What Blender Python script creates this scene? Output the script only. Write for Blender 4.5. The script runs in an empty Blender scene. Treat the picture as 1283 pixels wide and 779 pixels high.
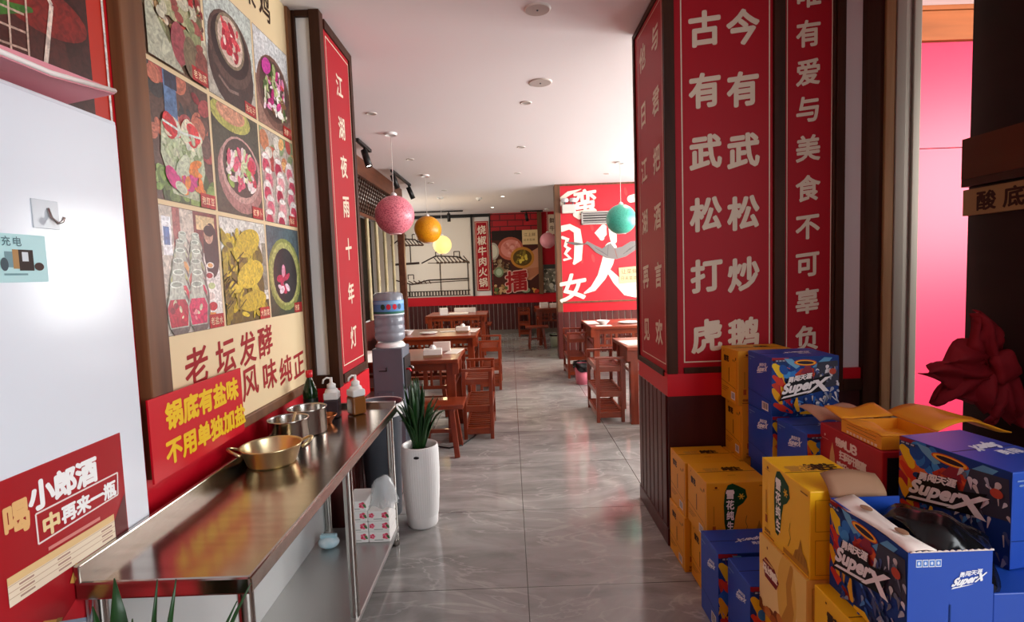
import bpy, bmesh, math, random
from mathutils import Matrix, Vector
PI = math.pi
C = bpy.context.scene.collection
S = bpy.context.scene

# ------------------------------------------------------------------ camera, world, light
cam_d = bpy.data.cameras.new('camera'); cam_d.sensor_width = 36.0; cam_d.lens = 668.0 / 1283.0 * 36.0
cam_d.clip_start = 0.02; cam_d.clip_end = 200
cam = bpy.data.objects.new('camera', cam_d); C.objects.link(cam); S.camera = cam
_d = Vector((-3.5 / 668, -48.5 / 668, 1)).normalized()             # hall axis seen from the camera (x right, y down, z forward)
_n = Vector((math.sin(.035), math.cos(.035), 0)); _n = (_n - _d * _n.dot(_d)).normalized()
_r = _n.cross(_d)
_R = Matrix((_r, _d, -_n))                                         # camera axes -> room axes
_rt, _dn, _fw = _R @ Vector((1, 0, 0)), _R @ Vector((0, 1, 0)), _R @ Vector((0, 0, 1))
cam.matrix_world = Matrix(((_rt[0], -_dn[0], -_fw[0], 0), (_rt[1], -_dn[1], -_fw[1], 0), (_rt[2], -_dn[2], -_fw[2], 1.45), (0, 0, 0, 1)))

w = bpy.data.worlds.new('world'); S.world = w; w.use_nodes = True
w.node_tree.nodes['Background'].inputs[0].default_value = (.93, .96, 1.0, 1)
w.node_tree.nodes['Background'].inputs[1].default_value = .35

def area(name, loc, target, sx, sy, power, col=(1, 1, 1), spread=180):
    d = bpy.data.lights.new(name, 'AREA'); d.shape = 'RECTANGLE'; d.size = sx; d.size_y = sy; d.energy = power; d.color = col
    d.spread = math.radians(spread)
    o = bpy.data.objects.new(name, d); C.objects.link(o); o.location = loc
    o.rotation_euler = (Vector(target) - Vector(loc)).to_track_quat('-Z', 'Y').to_euler()
    return o
area('entrance_daylight', (3.1, -0.7, 1.75), (-1.0, 1.4, 1.1), 2.4, 2.4, 135, (.93, .97, 1.0))
area('hall_window_daylight', (4.0, 6.0, 1.9), (0.5, 6.0, .9), 4.6, 2.0, 520, (1.0, .99, .97))
area('street_daylight', (3.95, 1.2, 2.05), (2.6, 3.1, 1.5), 1.3, 1.3, 46, (1.0, .97, .95), 120)
area('far_hall_fill', (-2.9, 10.4, 2.0), (.6, 10.2, .9), 2.6, 1.6, 45, (1.0, .95, .88))  # added fill lamp inside the far hall, no window behind it

S.view_settings.view_transform = 'Standard'; S.view_settings.look = 'None'
S.view_settings.gamma = 1; S.view_settings.use_curve_mapping = False
S.view_settings.exposure = 0.18

# ------------------------------------------------------------------ materials
def lin(h):
    h = h.lstrip('#'); c = [int(h[i:i + 2], 16) / 255 for i in (0, 2, 4)]
    return tuple(x / 12.92 if x <= .04045 else ((x + .055) / 1.055) ** 2.4 for x in c) + (1,)
MATS = {}
def mat(name, hexc, rough=.5, metal=0, spec=.5, emit=0, trans=0, alpha=1, coat=0, noise=None, ior=1.45):
    """noise = (second colour, (sx, sy, sz), contrast) adds a procedural grain in object space"""
    if name in MATS: return MATS[name]
    m = bpy.data.materials.new(name); m.use_nodes = True; nt = m.node_tree; b = nt.nodes['Principled BSDF']
    b.inputs['Base Color'].default_value = lin(hexc); b.inputs['Roughness'].default_value = rough
    b.inputs['Metallic'].default_value = metal; b.inputs['Specular IOR Level'].default_value = spec
    b.inputs['Transmission Weight'].default_value = trans; b.inputs['Alpha'].default_value = alpha
    b.inputs['Coat Weight'].default_value = coat; b.inputs['IOR'].default_value = ior
    if emit:
        b.inputs['Emission Color'].default_value = lin(hexc); b.inputs['Emission Strength'].default_value = emit
    if noise:
        h2, sc, k = noise
        tc = nt.nodes.new('ShaderNodeTexCoord'); mp = nt.nodes.new('ShaderNodeMapping'); mp.inputs['Scale'].default_value = sc
        nz = nt.nodes.new('ShaderNodeTexNoise'); nz.inputs['Scale'].default_value = 1; nz.inputs['Detail'].default_value = 5
        rp = nt.nodes.new('ShaderNodeValToRGB'); rp.color_ramp.elements[0].color = lin(hexc); rp.color_ramp.elements[1].color = lin(h2)
        rp.color_ramp.elements[0].position = .5 - k; rp.color_ramp.elements[1].position = .5 + k
        nt.links.new(tc.outputs['Object'], mp.inputs[0]); nt.links.new(mp.outputs[0], nz.inputs['Vector'])
        nt.links.new(nz.outputs['Fac'], rp.inputs[0]); nt.links.new(rp.outputs[0], b.inputs['Base Color'])
    MATS[name] = m; return m

def floor_material():
    m = bpy.data.materials.new('grey_marble_tile'); m.use_nodes = True; nt = m.node_tree; N = nt.nodes; L = nt.links; b = N['Principled BSDF']
    tc = N.new('ShaderNodeTexCoord')
    mp = N.new('ShaderNodeMapping'); mp.inputs['Scale'].default_value = (1.0, 2.4, 1); mp.inputs['Rotation'].default_value = (0, 0, .35)
    L.new(tc.outputs['Object'], mp.inputs[0])
    n1 = N.new('ShaderNodeTexNoise'); n1.inputs['Scale'].default_value = 1.6; n1.inputs['Detail'].default_value = 9; n1.inputs['Distortion'].default_value = 1.3
    n1.inputs['Roughness'].default_value = .62
    L.new(mp.outputs[0], n1.inputs['Vector'])
    r1 = N.new('ShaderNodeValToRGB'); e = r1.color_ramp.elements
    e[0].position = .3; e[0].color = lin('#7c7a78'); e[1].position = .72; e[1].color = lin('#b2b0ac')
    L.new(n1.outputs['Fac'], r1.inputs[0])
    n2 = N.new('ShaderNodeTexNoise'); n2.inputs['Scale'].default_value = 1.5; n2.inputs['Detail'].default_value = 7; n2.inputs['Distortion'].default_value = 1.0
    L.new(mp.outputs[0], n2.inputs['Vector'])
    r2 = N.new('ShaderNodeValToRGB'); r2.color_ramp.elements[0].position = .485; r2.color_ramp.elements[0].color = (0, 0, 0, 1)
    r2.color_ramp.elements[1].position = .5; r2.color_ramp.elements[1].color = (.42, .42, .42, 1)
    k = r2.color_ramp.elements.new(.515); k.color = (0, 0, 0, 1)
    L.new(n2.outputs['Fac'], r2.inputs[0])
    mx = N.new('ShaderNodeMixRGB'); mx.inputs['Color2'].default_value = lin('#cac7c2'); L.new(r2.outputs[0], mx.inputs['Fac']); L.new(r1.outputs[0], mx.inputs['Color1'])
    # joints: tiles of 0.8 m
    br = N.new('ShaderNodeTexBrick'); br.offset = 0; br.inputs['Scale'].default_value = 1; br.inputs['Mortar Size'].default_value = .0022
    br.inputs['Brick Width'].default_value = .8; br.inputs['Row Height'].default_value = .8
    mp2 = N.new('ShaderNodeMapping'); mp2.inputs['Location'].default_value = (-.035 + 8, -2.36 + 8, 0)
    L.new(tc.outputs['Object'], mp2.inputs[0]); L.new(mp2.outputs[0], br.inputs['Vector'])
    mx2 = N.new('ShaderNodeMixRGB'); mx2.inputs['Color2'].default_value = lin('#3c3734')
    L.new(br.outputs['Fac'], mx2.inputs['Fac']); L.new(mx.outputs[0], mx2.inputs['Color1'])
    L.new(mx2.outputs[0], b.inputs['Base Color'])
    b.inputs['Roughness'].default_value = .11; b.inputs['Specular IOR Level'].default_value = .6
    return m
FLOOR = floor_material()
def brick_material():
    m = bpy.data.materials.new('red_brick_paint'); m.use_nodes = True; nt = m.node_tree; N = nt.nodes; b = N['Principled BSDF']
    tc = N.new('ShaderNodeTexCoord'); mp = N.new('ShaderNodeMapping'); mp.inputs['Rotation'].default_value = (PI / 2, 0, 0)
    br = N.new('ShaderNodeTexBrick'); br.inputs['Scale'].default_value = 1; br.inputs['Brick Width'].default_value = .36; br.inputs['Row Height'].default_value = .14
    br.inputs['Mortar Size'].default_value = .012
    br.inputs['Color1'].default_value = lin('#b8101e'); br.inputs['Color2'].default_value = lin('#a50c1a'); br.inputs['Mortar'].default_value = lin('#5a0a10')
    nt.links.new(tc.outputs['Object'], mp.inputs[0]); nt.links.new(mp.outputs[0], br.inputs['Vector']); nt.links.new(br.outputs['Color'], b.inputs['Base Color'])
    b.inputs['Roughness'].default_value = .55
    return m
def print_material(name, rough, spec=.5, grain=0):
    m = bpy.data.materials.new(name); m.use_nodes = True; nt = m.node_tree; b = nt.nodes['Principled BSDF']
    a = nt.nodes.new('ShaderNodeAttribute'); a.attribute_name = 'ink'
    out = a.outputs['Color']
    if grain:                                                       # halftone mottle of a printed photograph
        tc = nt.nodes.new('ShaderNodeTexCoord'); hs = nt.nodes.new('ShaderNodeHueSaturation')
        n1 = nt.nodes.new('ShaderNodeTexNoise'); n1.inputs['Scale'].default_value = 42; n1.inputs['Detail'].default_value = 6; n1.inputs['Distortion'].default_value = 1.5
        mr = nt.nodes.new('ShaderNodeMapRange'); mr.inputs['From Min'].default_value = .3; mr.inputs['From Max'].default_value = .7
        mr.inputs['To Min'].default_value = 1 - grain; mr.inputs['To Max'].default_value = 1 + grain
        nt.links.new(tc.outputs['Object'], n1.inputs['Vector']); nt.links.new(n1.outputs['Fac'], mr.inputs['Value']); nt.links.new(mr.outputs[0], hs.inputs['Value'])
        nt.links.new(out, hs.inputs['Color']); out = hs.outputs[0]
    nt.links.new(out, b.inputs['Base Color']); b.inputs['Roughness'].default_value = rough; b.inputs['Specular IOR Level'].default_value = spec
    return m
INK = print_material('printed_paper', .5, .2); INK_GLOSS = print_material('printed_gloss', .3); INK_PHOTO = print_material('printed_photograph', .3, .5, .42)
def speckle_material(name, c1, c2):
    m = bpy.data.materials.new(name); m.use_nodes = True; nt = m.node_tree; N = nt.nodes; b = N['Principled BSDF']
    tc = N.new('ShaderNodeTexCoord'); v = N.new('ShaderNodeTexNoise'); v.inputs['Scale'].default_value = 85; v.inputs['Detail'].default_value = 2
    r = N.new('ShaderNodeValToRGB'); r.color_ramp.elements[0].position = .4; r.color_ramp.elements[0].color = lin(c2)
    r.color_ramp.elements[1].position = .5; r.color_ramp.elements[1].color = lin(c1)
    nt.links.new(tc.outputs['Object'], v.inputs['Vector']); nt.links.new(v.outputs['Fac'], r.inputs[0]); nt.links.new(r.outputs[0], b.inputs['Base Color'])
    b.inputs['Roughness'].default_value = .35; b.inputs['Subsurface Weight'].default_value = 0
    return m

WHITE = mat('white_wall_paint', '#e6e2de', .6)
CEIL = mat('ceiling_paint', '#f1ecec', .7)
DWOOD = mat('dark_brown_timber', '#4a2a1a', .5, spec=.2, noise=('#2e170d', (18, 18, 1.6), .22))
DWOODH = mat('dark_brown_timber_lengthwise', '#4a2a1a', .5, noise=('#2e170d', (18, 1.6, 18), .22))
MWOOD = mat('mid_brown_timber', '#7a5436', .5, noise=('#54351f', (20, 20, 1.4), .25))
PWOOD = mat('pale_raw_timber', '#b08a5e', .55, noise=('#8a6238', (22, 22, 1.5), .25))
WAINS = mat('maroon_wainscot', '#5a211c', .42, noise=('#43130f', (14, 14, 1.2), .25))
WAINSD = mat('maroon_wainscot_plain', '#4a1915', .42, noise=('#381010', (14, 14, 1.2), .25))
BAND = mat('scarlet_band_paint', '#c8071d', .4)
REDP = mat('red_sign_board', '#a80c1e', .5, spec=.25)
TWOOD = mat('red_brown_table_wood', '#8f3a18', .32, coat=.25, noise=('#6d250e', (3, 24, 24), .25))
TWOODV = mat('red_brown_table_wood_upright', '#8a3516', .34, coat=.2, noise=('#68220d', (24, 24, 3), .25))
STEEL = mat('stainless_steel', '#b9b4ae', .2, 1)
STEELB = mat('brushed_stainless_top', '#bcb4ab', .17, 1, noise=('#a69e95', (3, 40, 40), .3))
STEELD = mat('dull_steel_sheet', '#b8b8b6', .34, .85)
GOLD = mat('pale_gold_metal', '#e8d6a8', .3, 1)
COPPER = mat('copper_inside', '#c07a50', .3, 1)
BLACK = mat('black_metal', '#161515', .45)
BLACKP = mat('black_plastic_film', '#0b0b0d', .22)
ALU = mat('grey_aluminium', '#a9a395', .4, .3)
KRAFT = mat('brown_kraft_board', '#9a7558', .75)
KRAFTL = mat('pale_kraft_board', '#c49a7c', .75)
YEL = mat('ochre_carton', '#e09a16', .5)
YELB = mat('bright_yellow_carton', '#f0b80c', .45)
YELP = mat('honey_yellow_carton', '#e8b64e', .5)
NAVY = mat('navy_carton', '#122a5e', .42)
BLUEC = mat('bright_blue_carton', '#1746b4', .4)
LBLUE = mat('pale_blue_carton', '#3f86dd', .4)
REDC = mat('red_carton', '#b01820', .48)
WGLOSS = mat('white_glossy_panel', '#e3e9f0', .18)
WPLAST = mat('white_plastic', '#ecebe8', .35)
GREY = mat('grey_plastic', '#5a6069', .4)
LEAF = mat('dark_green_leaf', '#1f4a1c', .4, noise=('#12330f', (30, 30, 3), .25))
GLASSG = mat('green_bottle_glass', '#0f2a12', .08)

# ------------------------------------------------------------------ mesh helpers
WM = {}
def V3(*a): return Vector(a)
class G:
    def __init__(s): s.v = []; s.f = []; s.m = []; s.c = []; s.sm = []
    def add(s, vs, fs, mi=0, col=None, smooth=False):
        b = len(s.v); s.v += [Vector(x) for x in vs]
        for f in fs: s.f.append([b + i for i in f]); s.m.append(mi); s.c.append(col); s.sm.append(smooth)
        return s
    def box(s, x0, x1, y0, y1, z0, z1, mi=0):
        return s.add([(x0, y0, z0), (x1, y0, z0), (x1, y1, z0), (x0, y1, z0), (x0, y0, z1), (x1, y0, z1), (x1, y1, z1), (x0, y1, z1)],
                     [(3, 2, 1, 0), (4, 5, 6, 7), (0, 1, 5, 4), (1, 2, 6, 5), (2, 3, 7, 6), (3, 0, 4, 7)], mi)
    def bar(s, a, b, wx, wy, mi=0, up=(0, 0, 1)):
        """rectangular bar from a to b"""
        a, b = Vector(a), Vector(b); d = (b - a).normalized(); u = Vector(up)
        if abs(d.dot(u)) > .98: u = Vector((0, 1, 0))
        r = d.cross(u).normalized(); u = r.cross(d)
        q = [r * sx * wx / 2 + u * sy * wy / 2 for sx, sy in ((-1, -1), (1, -1), (1, 1), (-1, 1))]
        return s.add([a + k for k in q] + [b + k for k in q], [(3, 2, 1, 0), (4, 5, 6, 7), (0, 1, 5, 4), (1, 2, 6, 5), (2, 3, 7, 6), (3, 0, 4, 7)], mi)
    def lathe(s, prof, c=(0, 0, 0), n=32, mi=0, sx=1, sy=1, smooth=True, caps=False):
        vs = []; fs = []; k = len(prof)
        for i in range(n):
            a = 2 * PI * i / n
            for r, z in prof: vs.append((c[0] + r * math.cos(a) * sx, c[1] + r * math.sin(a) * sy, c[2] + z))
        for i in range(n):
            j = (i + 1) % n
            for p in range(k - 1): fs.append((i * k + p, j * k + p, j * k + p + 1, i * k + p + 1))
        if caps: fs.append([i * k for i in range(n)][::-1]); fs.append([i * k + k - 1 for i in range(n)])
        return s.add(vs, fs, mi, None, smooth)
    def tube(s, pts, r, n=10, mi=0, closed=False):
        pts = [Vector(p) for p in pts]; vs = []; fs = []; m = len(pts)
        rr = r if isinstance(r, (list, tuple)) else [r] * m
        prev = None
        for i, p in enumerate(pts):
            d = (pts[(i + 1) % m] - pts[i - 1]) if closed else (pts[min(i + 1, m - 1)] - pts[max(i - 1, 0)])
            d = d.normalized() if d.length > 1e-9 else Vector((0, 0, 1))
            if prev is None:
                u = Vector((0, 0, 1)) if abs(d.z) < .9 else Vector((1, 0, 0))
            else: u = prev
            a = d.cross(u)
            if a.length < 1e-6: a = d.cross(Vector((0, 1, 0)))
            a.normalize(); u = a.cross(d).normalized(); prev = u
            for k in range(n):
                t = 2 * PI * k / n; vs.append(p + a * math.cos(t) * rr[i] + u * math.sin(t) * rr[i])
        for i in range(m if closed else m - 1):
            j = (i + 1) % m
            for k in range(n): l = (k + 1) % n; fs.append((i * n + k, i * n + l, j * n + l, j * n + k))
        if not closed: fs.append(list(range(n))[::-1]); fs.append([(m - 1) * n + k for k in range(n)])
        return s.add(vs, fs, mi, None, True)
    def ell(s, c, rx, ry=None, rz=None, n=28, mi=0):
        ry = ry or rx; rz = rz or rx; k = n // 2
        prof = [(math.sin(PI * i / k), -math.cos(PI * i / k)) for i in range(k + 1)]
        prof[0] = (1e-5, -1); prof[-1] = (1e-5, 1)
        b = len(s.v); s.lathe(prof, (0, 0, 0), n, mi)
        for i in range(b, len(s.v)): v = s.v[i]; s.v[i] = Vector((c[0] + v.x * rx, c[1] + v.y * ry, c[2] + v.z * rz))
        return s
    def sheet(s, pts, nu, t=.002, mi=0):
        """thin curved sheet: rows of points (lists of equal length), given real thickness"""
        rows = [[Vector(p) for p in r] for r in pts]; a = len(rows); b = len(rows[0]); vs = []; fs = []
        for side in (0, 1):
            for i in range(a):
                for j in range(b):
                    du = rows[min(i + 1, a - 1)][j] - rows[max(i - 1, 0)][j]; dv = rows[i][min(j + 1, b - 1)] - rows[i][max(j - 1, 0)]
                    nn = du.cross(dv); nn = nn.normalized() if nn.length > 1e-9 else Vector((0, 0, 1))
                    vs.append(rows[i][j] + nn * (t / 2 if side == 0 else -t / 2))
        o = a * b
        for i in range(a - 1):
            for j in range(b - 1):
                q = (i * b + j, i * b + j + 1, (i + 1) * b + j + 1, (i + 1) * b + j)
                fs.append(q); fs.append(tuple(o + k for k in q[::-1]))
        ring = [(0, j) for j in range(b)] + [(i, b - 1) for i in range(1, a)] + [(a - 1, j) for j in range(b - 2, -1, -1)] + [(i, 0) for i in range(a - 2, 0, -1)]
        for k in range(len(ring)):
            p, q = ring[k], ring[(k + 1) % len(ring)]; x, y = p[0] * b + p[1], q[0] * b + q[1]
            fs.append((x, o + x, o + y, y))
        return s.add(vs, fs, mi, None, True)
    def build(s, name, mats, parent=None, bevel=0, loc=None, segs=2):
        me = bpy.data.meshes.new(name); M = WM.get(parent, Matrix()) if parent else (Matrix.Translation(loc) if loc else Matrix())
        inv = M.inverted()
        me.from_pydata([inv @ v for v in s.v], [], s.f)
        for m in (mats if isinstance(mats, (list, tuple)) else [mats]): me.materials.append(m)
        for p, mi, sm in zip(me.polygons, s.m, s.sm): p.material_index = mi; p.use_smooth = sm
        if any(c is not None for c in s.c):
            ca = me.color_attributes.new('ink', 'FLOAT_COLOR', 'CORNER')
            for p, c in zip(me.polygons, s.c):
                for li in p.loop_indices: ca.data[li].color = c or (1, 1, 1, 1)
        me.validate(); me.update()
        o = bpy.data.objects.new(name, me); C.objects.link(o)
        if parent: o.parent = parent
        elif loc: o.location = loc
        WM[o] = M
        if bevel:
            b = o.modifiers.new('bevel', 'BEVEL'); b.width = bevel; b.segments = segs; b.limit_method = 'ANGLE'; b.angle_limit = .7
        return o
def struct(name, g, m, bevel=0):
    o = g.build(name, m, bevel=bevel); o['kind'] = 'structure'; return o
def tag(o, label, cat, group=None):
    o['label'] = label; o['category'] = cat
    if group: o['group'] = group
    return o
def thing(name, label, cat, loc=(0, 0, 0), rz=0, group=None):
    o = bpy.data.objects.new(name, None); C.objects.link(o); o.location = loc; o.rotation_euler = (0, 0, rz); o.empty_display_size = .1
    WM[o] = Matrix.Translation(loc) @ Matrix.Rotation(rz, 4, 'Z')
    return tag(o, label, cat, group)
def dup(root, loc, rz, label, group=None):
    r = root.copy(); C.objects.link(r); r.location = loc; r.rotation_euler = (0, 0, rz); r['label'] = label
    if group: r['group'] = group
    WM[r] = Matrix.Translation(loc) @ Matrix.Rotation(rz, 4, 'Z')
    for ch in list(root.children):
        c = ch.copy(); C.objects.link(c); c.parent = r; WM[c] = WM[r]
        for g in list(ch.children):
            d = g.copy(); C.objects.link(d); d.parent = c; WM[d] = WM[r]
    return r

# ------------------------------------------------------------------ lettering and flat artwork
_GL = {}
def glyph(s, bold=.02):
    if (s, bold) in _GL: return _GL[(s, bold)]
    cu = bpy.data.curves.new('tmp', 'FONT'); cu.body = s; cu.offset = bold; cu.resolution_u = 3
    o = bpy.data.objects.new('tmp', cu); C.objects.link(o)
    dg = bpy.context.evaluated_depsgraph_get(); dg.update(); me = o.evaluated_get(dg).to_mesh()
    vs = [(v.co.x, v.co.y) for v in me.vertices]; fs = [tuple(p.vertices) for p in me.polygons]
    o.evaluated_get(dg).to_mesh_clear(); bpy.data.objects.remove(o); bpy.data.curves.remove(cu)
    if vs:
        x0, x1 = min(v[0] for v in vs), max(v[0] for v in vs); y0, y1 = min(v[1] for v in vs), max(v[1] for v in vs)
    else: x0 = y0 = 0; x1 = y1 = 1
    cjk = len(s) == 1 and ord(s) > 0x2000
    if cjk: x0, x1, y0, y1 = 0, 1, -.12, .88
    vs = [((x - x0) / (x1 - x0), (y - y0) / (y1 - y0)) for x, y in vs]
    _GL[(s, bold)] = (vs, fs); return vs, fs
def clip_poly(pts, rc):
    if rc is None: return pts
    u0, v0, u1, v1 = rc
    for ax, val, sg in ((0, u0, 1), (0, u1, -1), (1, v0, 1), (1, v1, -1)):
        out = []
        for i in range(len(pts)):
            a, b = pts[i - 1], pts[i]; ia = (a[ax] - val) * sg >= 0; ib = (b[ax] - val) * sg >= 0
            if ia != ib:
                t = (val - a[ax]) / (b[ax] - a[ax]); out.append((a[0] + (b[0] - a[0]) * t, a[1] + (b[1] - a[1]) * t))
            if ib: out.append(b)
        pts = out
        if len(pts) < 3: return []
    return pts
class Art:
    """flat print on a plane: origin O, unit axes U and V"""
    def __init__(s, O, U, V, lift=.0008, step=.00003):
        s.O, s.U, s.V = Vector(O), Vector(U).normalized(), Vector(V).normalized(); s.N = s.U.cross(s.V); s.g = G(); s.n = lift; s.step = step; s.clip = None
    def P(s, u, v): return s.O + s.U * u + s.V * v + s.N * s.n
    def raw(s, pts, fs, col):
        s.g.add([s.P(*p) for p in pts], fs, 0, lin(col)); s.n += s.step; return s
    def poly(s, pts, col):
        pts = clip_poly(list(pts), s.clip)
        if len(pts) >= 3:
            a = sum(pts[i - 1][0] * pts[i][1] - pts[i][0] * pts[i - 1][1] for i in range(len(pts)))
            if a < 0: pts = pts[::-1]
            s.raw(pts, [tuple(range(len(pts)))], col)
        return s
    def rect(s, u0, v0, u1, v1, col): return s.poly([(u0, v0), (u1, v0), (u1, v1), (u0, v1)], col)
    def ell(s, u, v, ru, rv, col, rot=0, n=22, a0=0, a1=2 * PI):
        c, q = math.cos(rot), math.sin(rot)
        return s.poly([(u + ru * math.cos(t) * c - rv * math.sin(t) * q, v + ru * math.cos(t) * q + rv * math.sin(t) * c) for t in [a0 + (a1 - a0) * i / n for i in range(n)]], col)
    def line(s, pts, wd, col):
        for a, b in zip(pts[:-1], pts[1:]):
            dx, dy = b[0] - a[0], b[1] - a[1]; l = math.hypot(dx, dy) or 1; px, py = -dy / l * wd / 2, dx / l * wd / 2
            s.poly([(a[0] + px, a[1] + py), (a[0] - px, a[1] - py), (b[0] - px, b[1] - py), (b[0] + px, b[1] + py)], col)
        return s
    def brush(s, pts, wds, col):
        """a brush stroke of changing width"""
        L, Rr = [], []
        for i, p in enumerate(pts):
            a, b = pts[max(i - 1, 0)], pts[min(i + 1, len(pts) - 1)]; dx, dy = b[0] - a[0], b[1] - a[1]; l = math.hypot(dx, dy) or 1
            L.append((p[0] - dy / l * wds[i] / 2, p[1] + dx / l * wds[i] / 2)); Rr.append((p[0] + dy / l * wds[i] / 2, p[1] - dx / l * wds[i] / 2))
        for i in range(len(pts) - 1): s.poly([L[i], Rr[i], Rr[i + 1], L[i + 1]], col)
        s.ell(pts[0][0], pts[0][1], wds[0] / 2, wds[0] / 2, col); s.ell(pts[-1][0], pts[-1][1], wds[-1] / 2, wds[-1] / 2, col)
        return s
    def ch(s, c, u, v, wd, ht, col, bold=.02, rot=0, slant=0, rise=0):
        """one character (or a Latin word) centred at u, v; bold strokes are printed several times, slightly shifted"""
        vs, fs = glyph(c, 0); cr, sr = math.cos(rot), math.sin(rot); asp = wd / ht if len(c) > 1 else 1
        for k in range(9 if bold > 0 else 1):
            dx, dy = ((0, 0) if k == 0 else (bold * math.cos(k * PI / 4) / (asp if asp > 1.5 else 1), bold * math.sin(k * PI / 4)))
            out = []
            for x, y in vs:
                x += dx - .5; y += dy - .5; y += x * rise; X, Y = (x + y * slant) * wd, y * ht
                out.append((u + X * cr - Y * sr, v + X * sr + Y * cr))
            s.raw(out, fs, col)
            if k: s.n -= s.step * .8
        return s
    def row(s, txt, u, v, sz, col, gap=1.0, **k):
        for i, c in enumerate(txt):
            if c != ' ': s.ch(c, u + i * sz * gap, v, sz, sz, col, **k)
        return s
    def scatter(s, n, rect, cols, r0, r1, rnd, shape='ell', ar=(.5, 1)):
        for _ in range(n):
            u = rnd.uniform(rect[0], rect[2]); v = rnd.uniform(rect[1], rect[3]); r = rnd.uniform(r0, r1); a = rnd.uniform(0, PI); c = rnd.choice(cols)
            if shape == 'ell': s.ell(u, v, r, r * rnd.uniform(*ar), c, a, 12)
            else:
                k = rnd.randint(3, 5); s.poly([(u + r * rnd.uniform(.5, 1) * math.cos(a + 2 * PI * i / k), v + r * rnd.uniform(.5, 1) * math.sin(a + 2 * PI * i / k)) for i in range(k)], c)
        return s
    def build(s, name, parent=None, m=None): return s.g.build(name, m or INK, parent)
UX, UY, UZ = (1, 0, 0), (0, 1, 0), (0, 0, 1)

# ------------------------------------------------------------------ room shell
H = 2.83
struct('floor', G().box(-3.4, 5.2, -3.0, 13.0, -.1, 0), FLOOR)
struct('ceiling', G().box(-3.4, 4.4, -3.0, 13.0, H, H + .12), CEIL)
g = G().box(-1.3, -1.11, -2.9, 2.87, 0, H); g.box(-1.9, -1.165, 3.44, 4.05, 0, H)
struct('wall_left', g, mat('red_wall_paint', '#cc0a22', .4))
struct('wall_front_light_block', G().box(-1.3, 2.3, -3.0, -2.9, 0, H), WAINS)  # unseen dark wall, added to keep sky light off the column front
struct('wall_left_column', G().box(-1.9, -.96, 2.87, 3.44, 0, H), WHITE)
struct('wall_left_hall', G().box(-3.4, -3.2, 4.05, 12.7, 0, H), mat('olive_dark_wall', '#2c2418', .7))
struct('wall_left_return', G().box(-3.4, -1.9, 3.95, 4.05, 0, H), WHITE)
struct('wall_back', G().box(-3.4, 2.6, 12.6, 12.8, 0, H), WHITE)
struct('wall_mural', G().box(.79, 3.8, 8.72, 8.95, 0, H), WHITE)
struct('wall_far_right', G().box(2.4, 2.6, 8.95, 12.6, 0, H), WHITE)
struct('wall_right_column', G().box(.80, 1.90, 2.695, 3.28, 0, H), WHITE)
# right hall wall with two window openings
g = G().box(3.6, 3.8, 3.27, 8.72, 0, .85); g.box(3.6, 3.8, 3.27, 8.72, 2.5, H); g.box(3.6, 3.8, 3.27, 3.7, .85, 2.5); g.box(3.6, 3.8, 5.8, 6.2, .85, 2.5); g.box(3.6, 3.8, 8.3, 8.72, .85, 2.5)
struct('wall_right_hall', g, WHITE)
struct('wall_right_partition', G().box(1.9, 3.8, 3.27, 3.40, 0, H), WHITE)
for i, (a, b) in enumerate(((3.7, 5.8), (6.2, 8.3))):
    g = G()
    for y in (a, (a + b) / 2 - .02, b - .04): g.box(3.66, 3.74, y, y + .04, .85, 2.5)
    for z in (.85, 2.46): g.box(3.66, 3.74, a, b, z, z + .04)
    struct('window_%d' % (i + 1), g, ALU)
# dark side wall, lengthened towards the entrance to block its light; its timber beam
struct('wall_right', G().box(2.13, 2.21, .5, 2.48, 0, H), mat('dark_stained_boarding', '#2a1a14', .35, noise=('#1a0f0c', (30, 1.5, 8), .2)))
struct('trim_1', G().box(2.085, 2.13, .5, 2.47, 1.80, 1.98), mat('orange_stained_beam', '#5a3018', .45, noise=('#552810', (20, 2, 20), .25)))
struct('trim_2', G().box(2.09, 2.13, .95, 2.475, 1.765, 1.80), DWOODH)
# outside: red hoarding and timber fascia above it
struct('wall_outside', G().box(1.95, 4.4, 3.26, 3.268, 0, .02), REDP)
g = G()
for z0, z1 in ((0, 2.06), (2.065, 2.64)): g.box(2.0, 4.2, 3.05, 3.09, z0, z1)
struct('wall_outside_hoarding', g, mat('glossy_red_hoarding', '#dc2a50', .4))
g = G()
for i in range(4): g.box(2.0, 4.2, 3.03 - .004 * (i % 2), 3.09, 2.645 + i * .16, 2.80 + i * .16)
struct('trim_3', g, mat('orange_cedar_boards', '#b4622c', .6, noise=('#94501f', (2, 20, 20), .25)))
# timber and aluminium of the opening's jamb
struct('trim_4', G().box(1.772, 1.857, 2.66, 2.80, 0, H), DWOOD, .004)
struct('trim_5', G().box(1.859, 1.906, 2.65, 2.80, 0, H), PWOOD, .003)
g = G().box(1.908, 1.956, 2.645, 2.80, 0, H); g.box(1.961, 1.991, 2.66, 2.80, 0, H); g.box(1.994, 2.03, 2.65, 2.80, 0, H)
struct('trim_6', g, ALU, .003)
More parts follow.
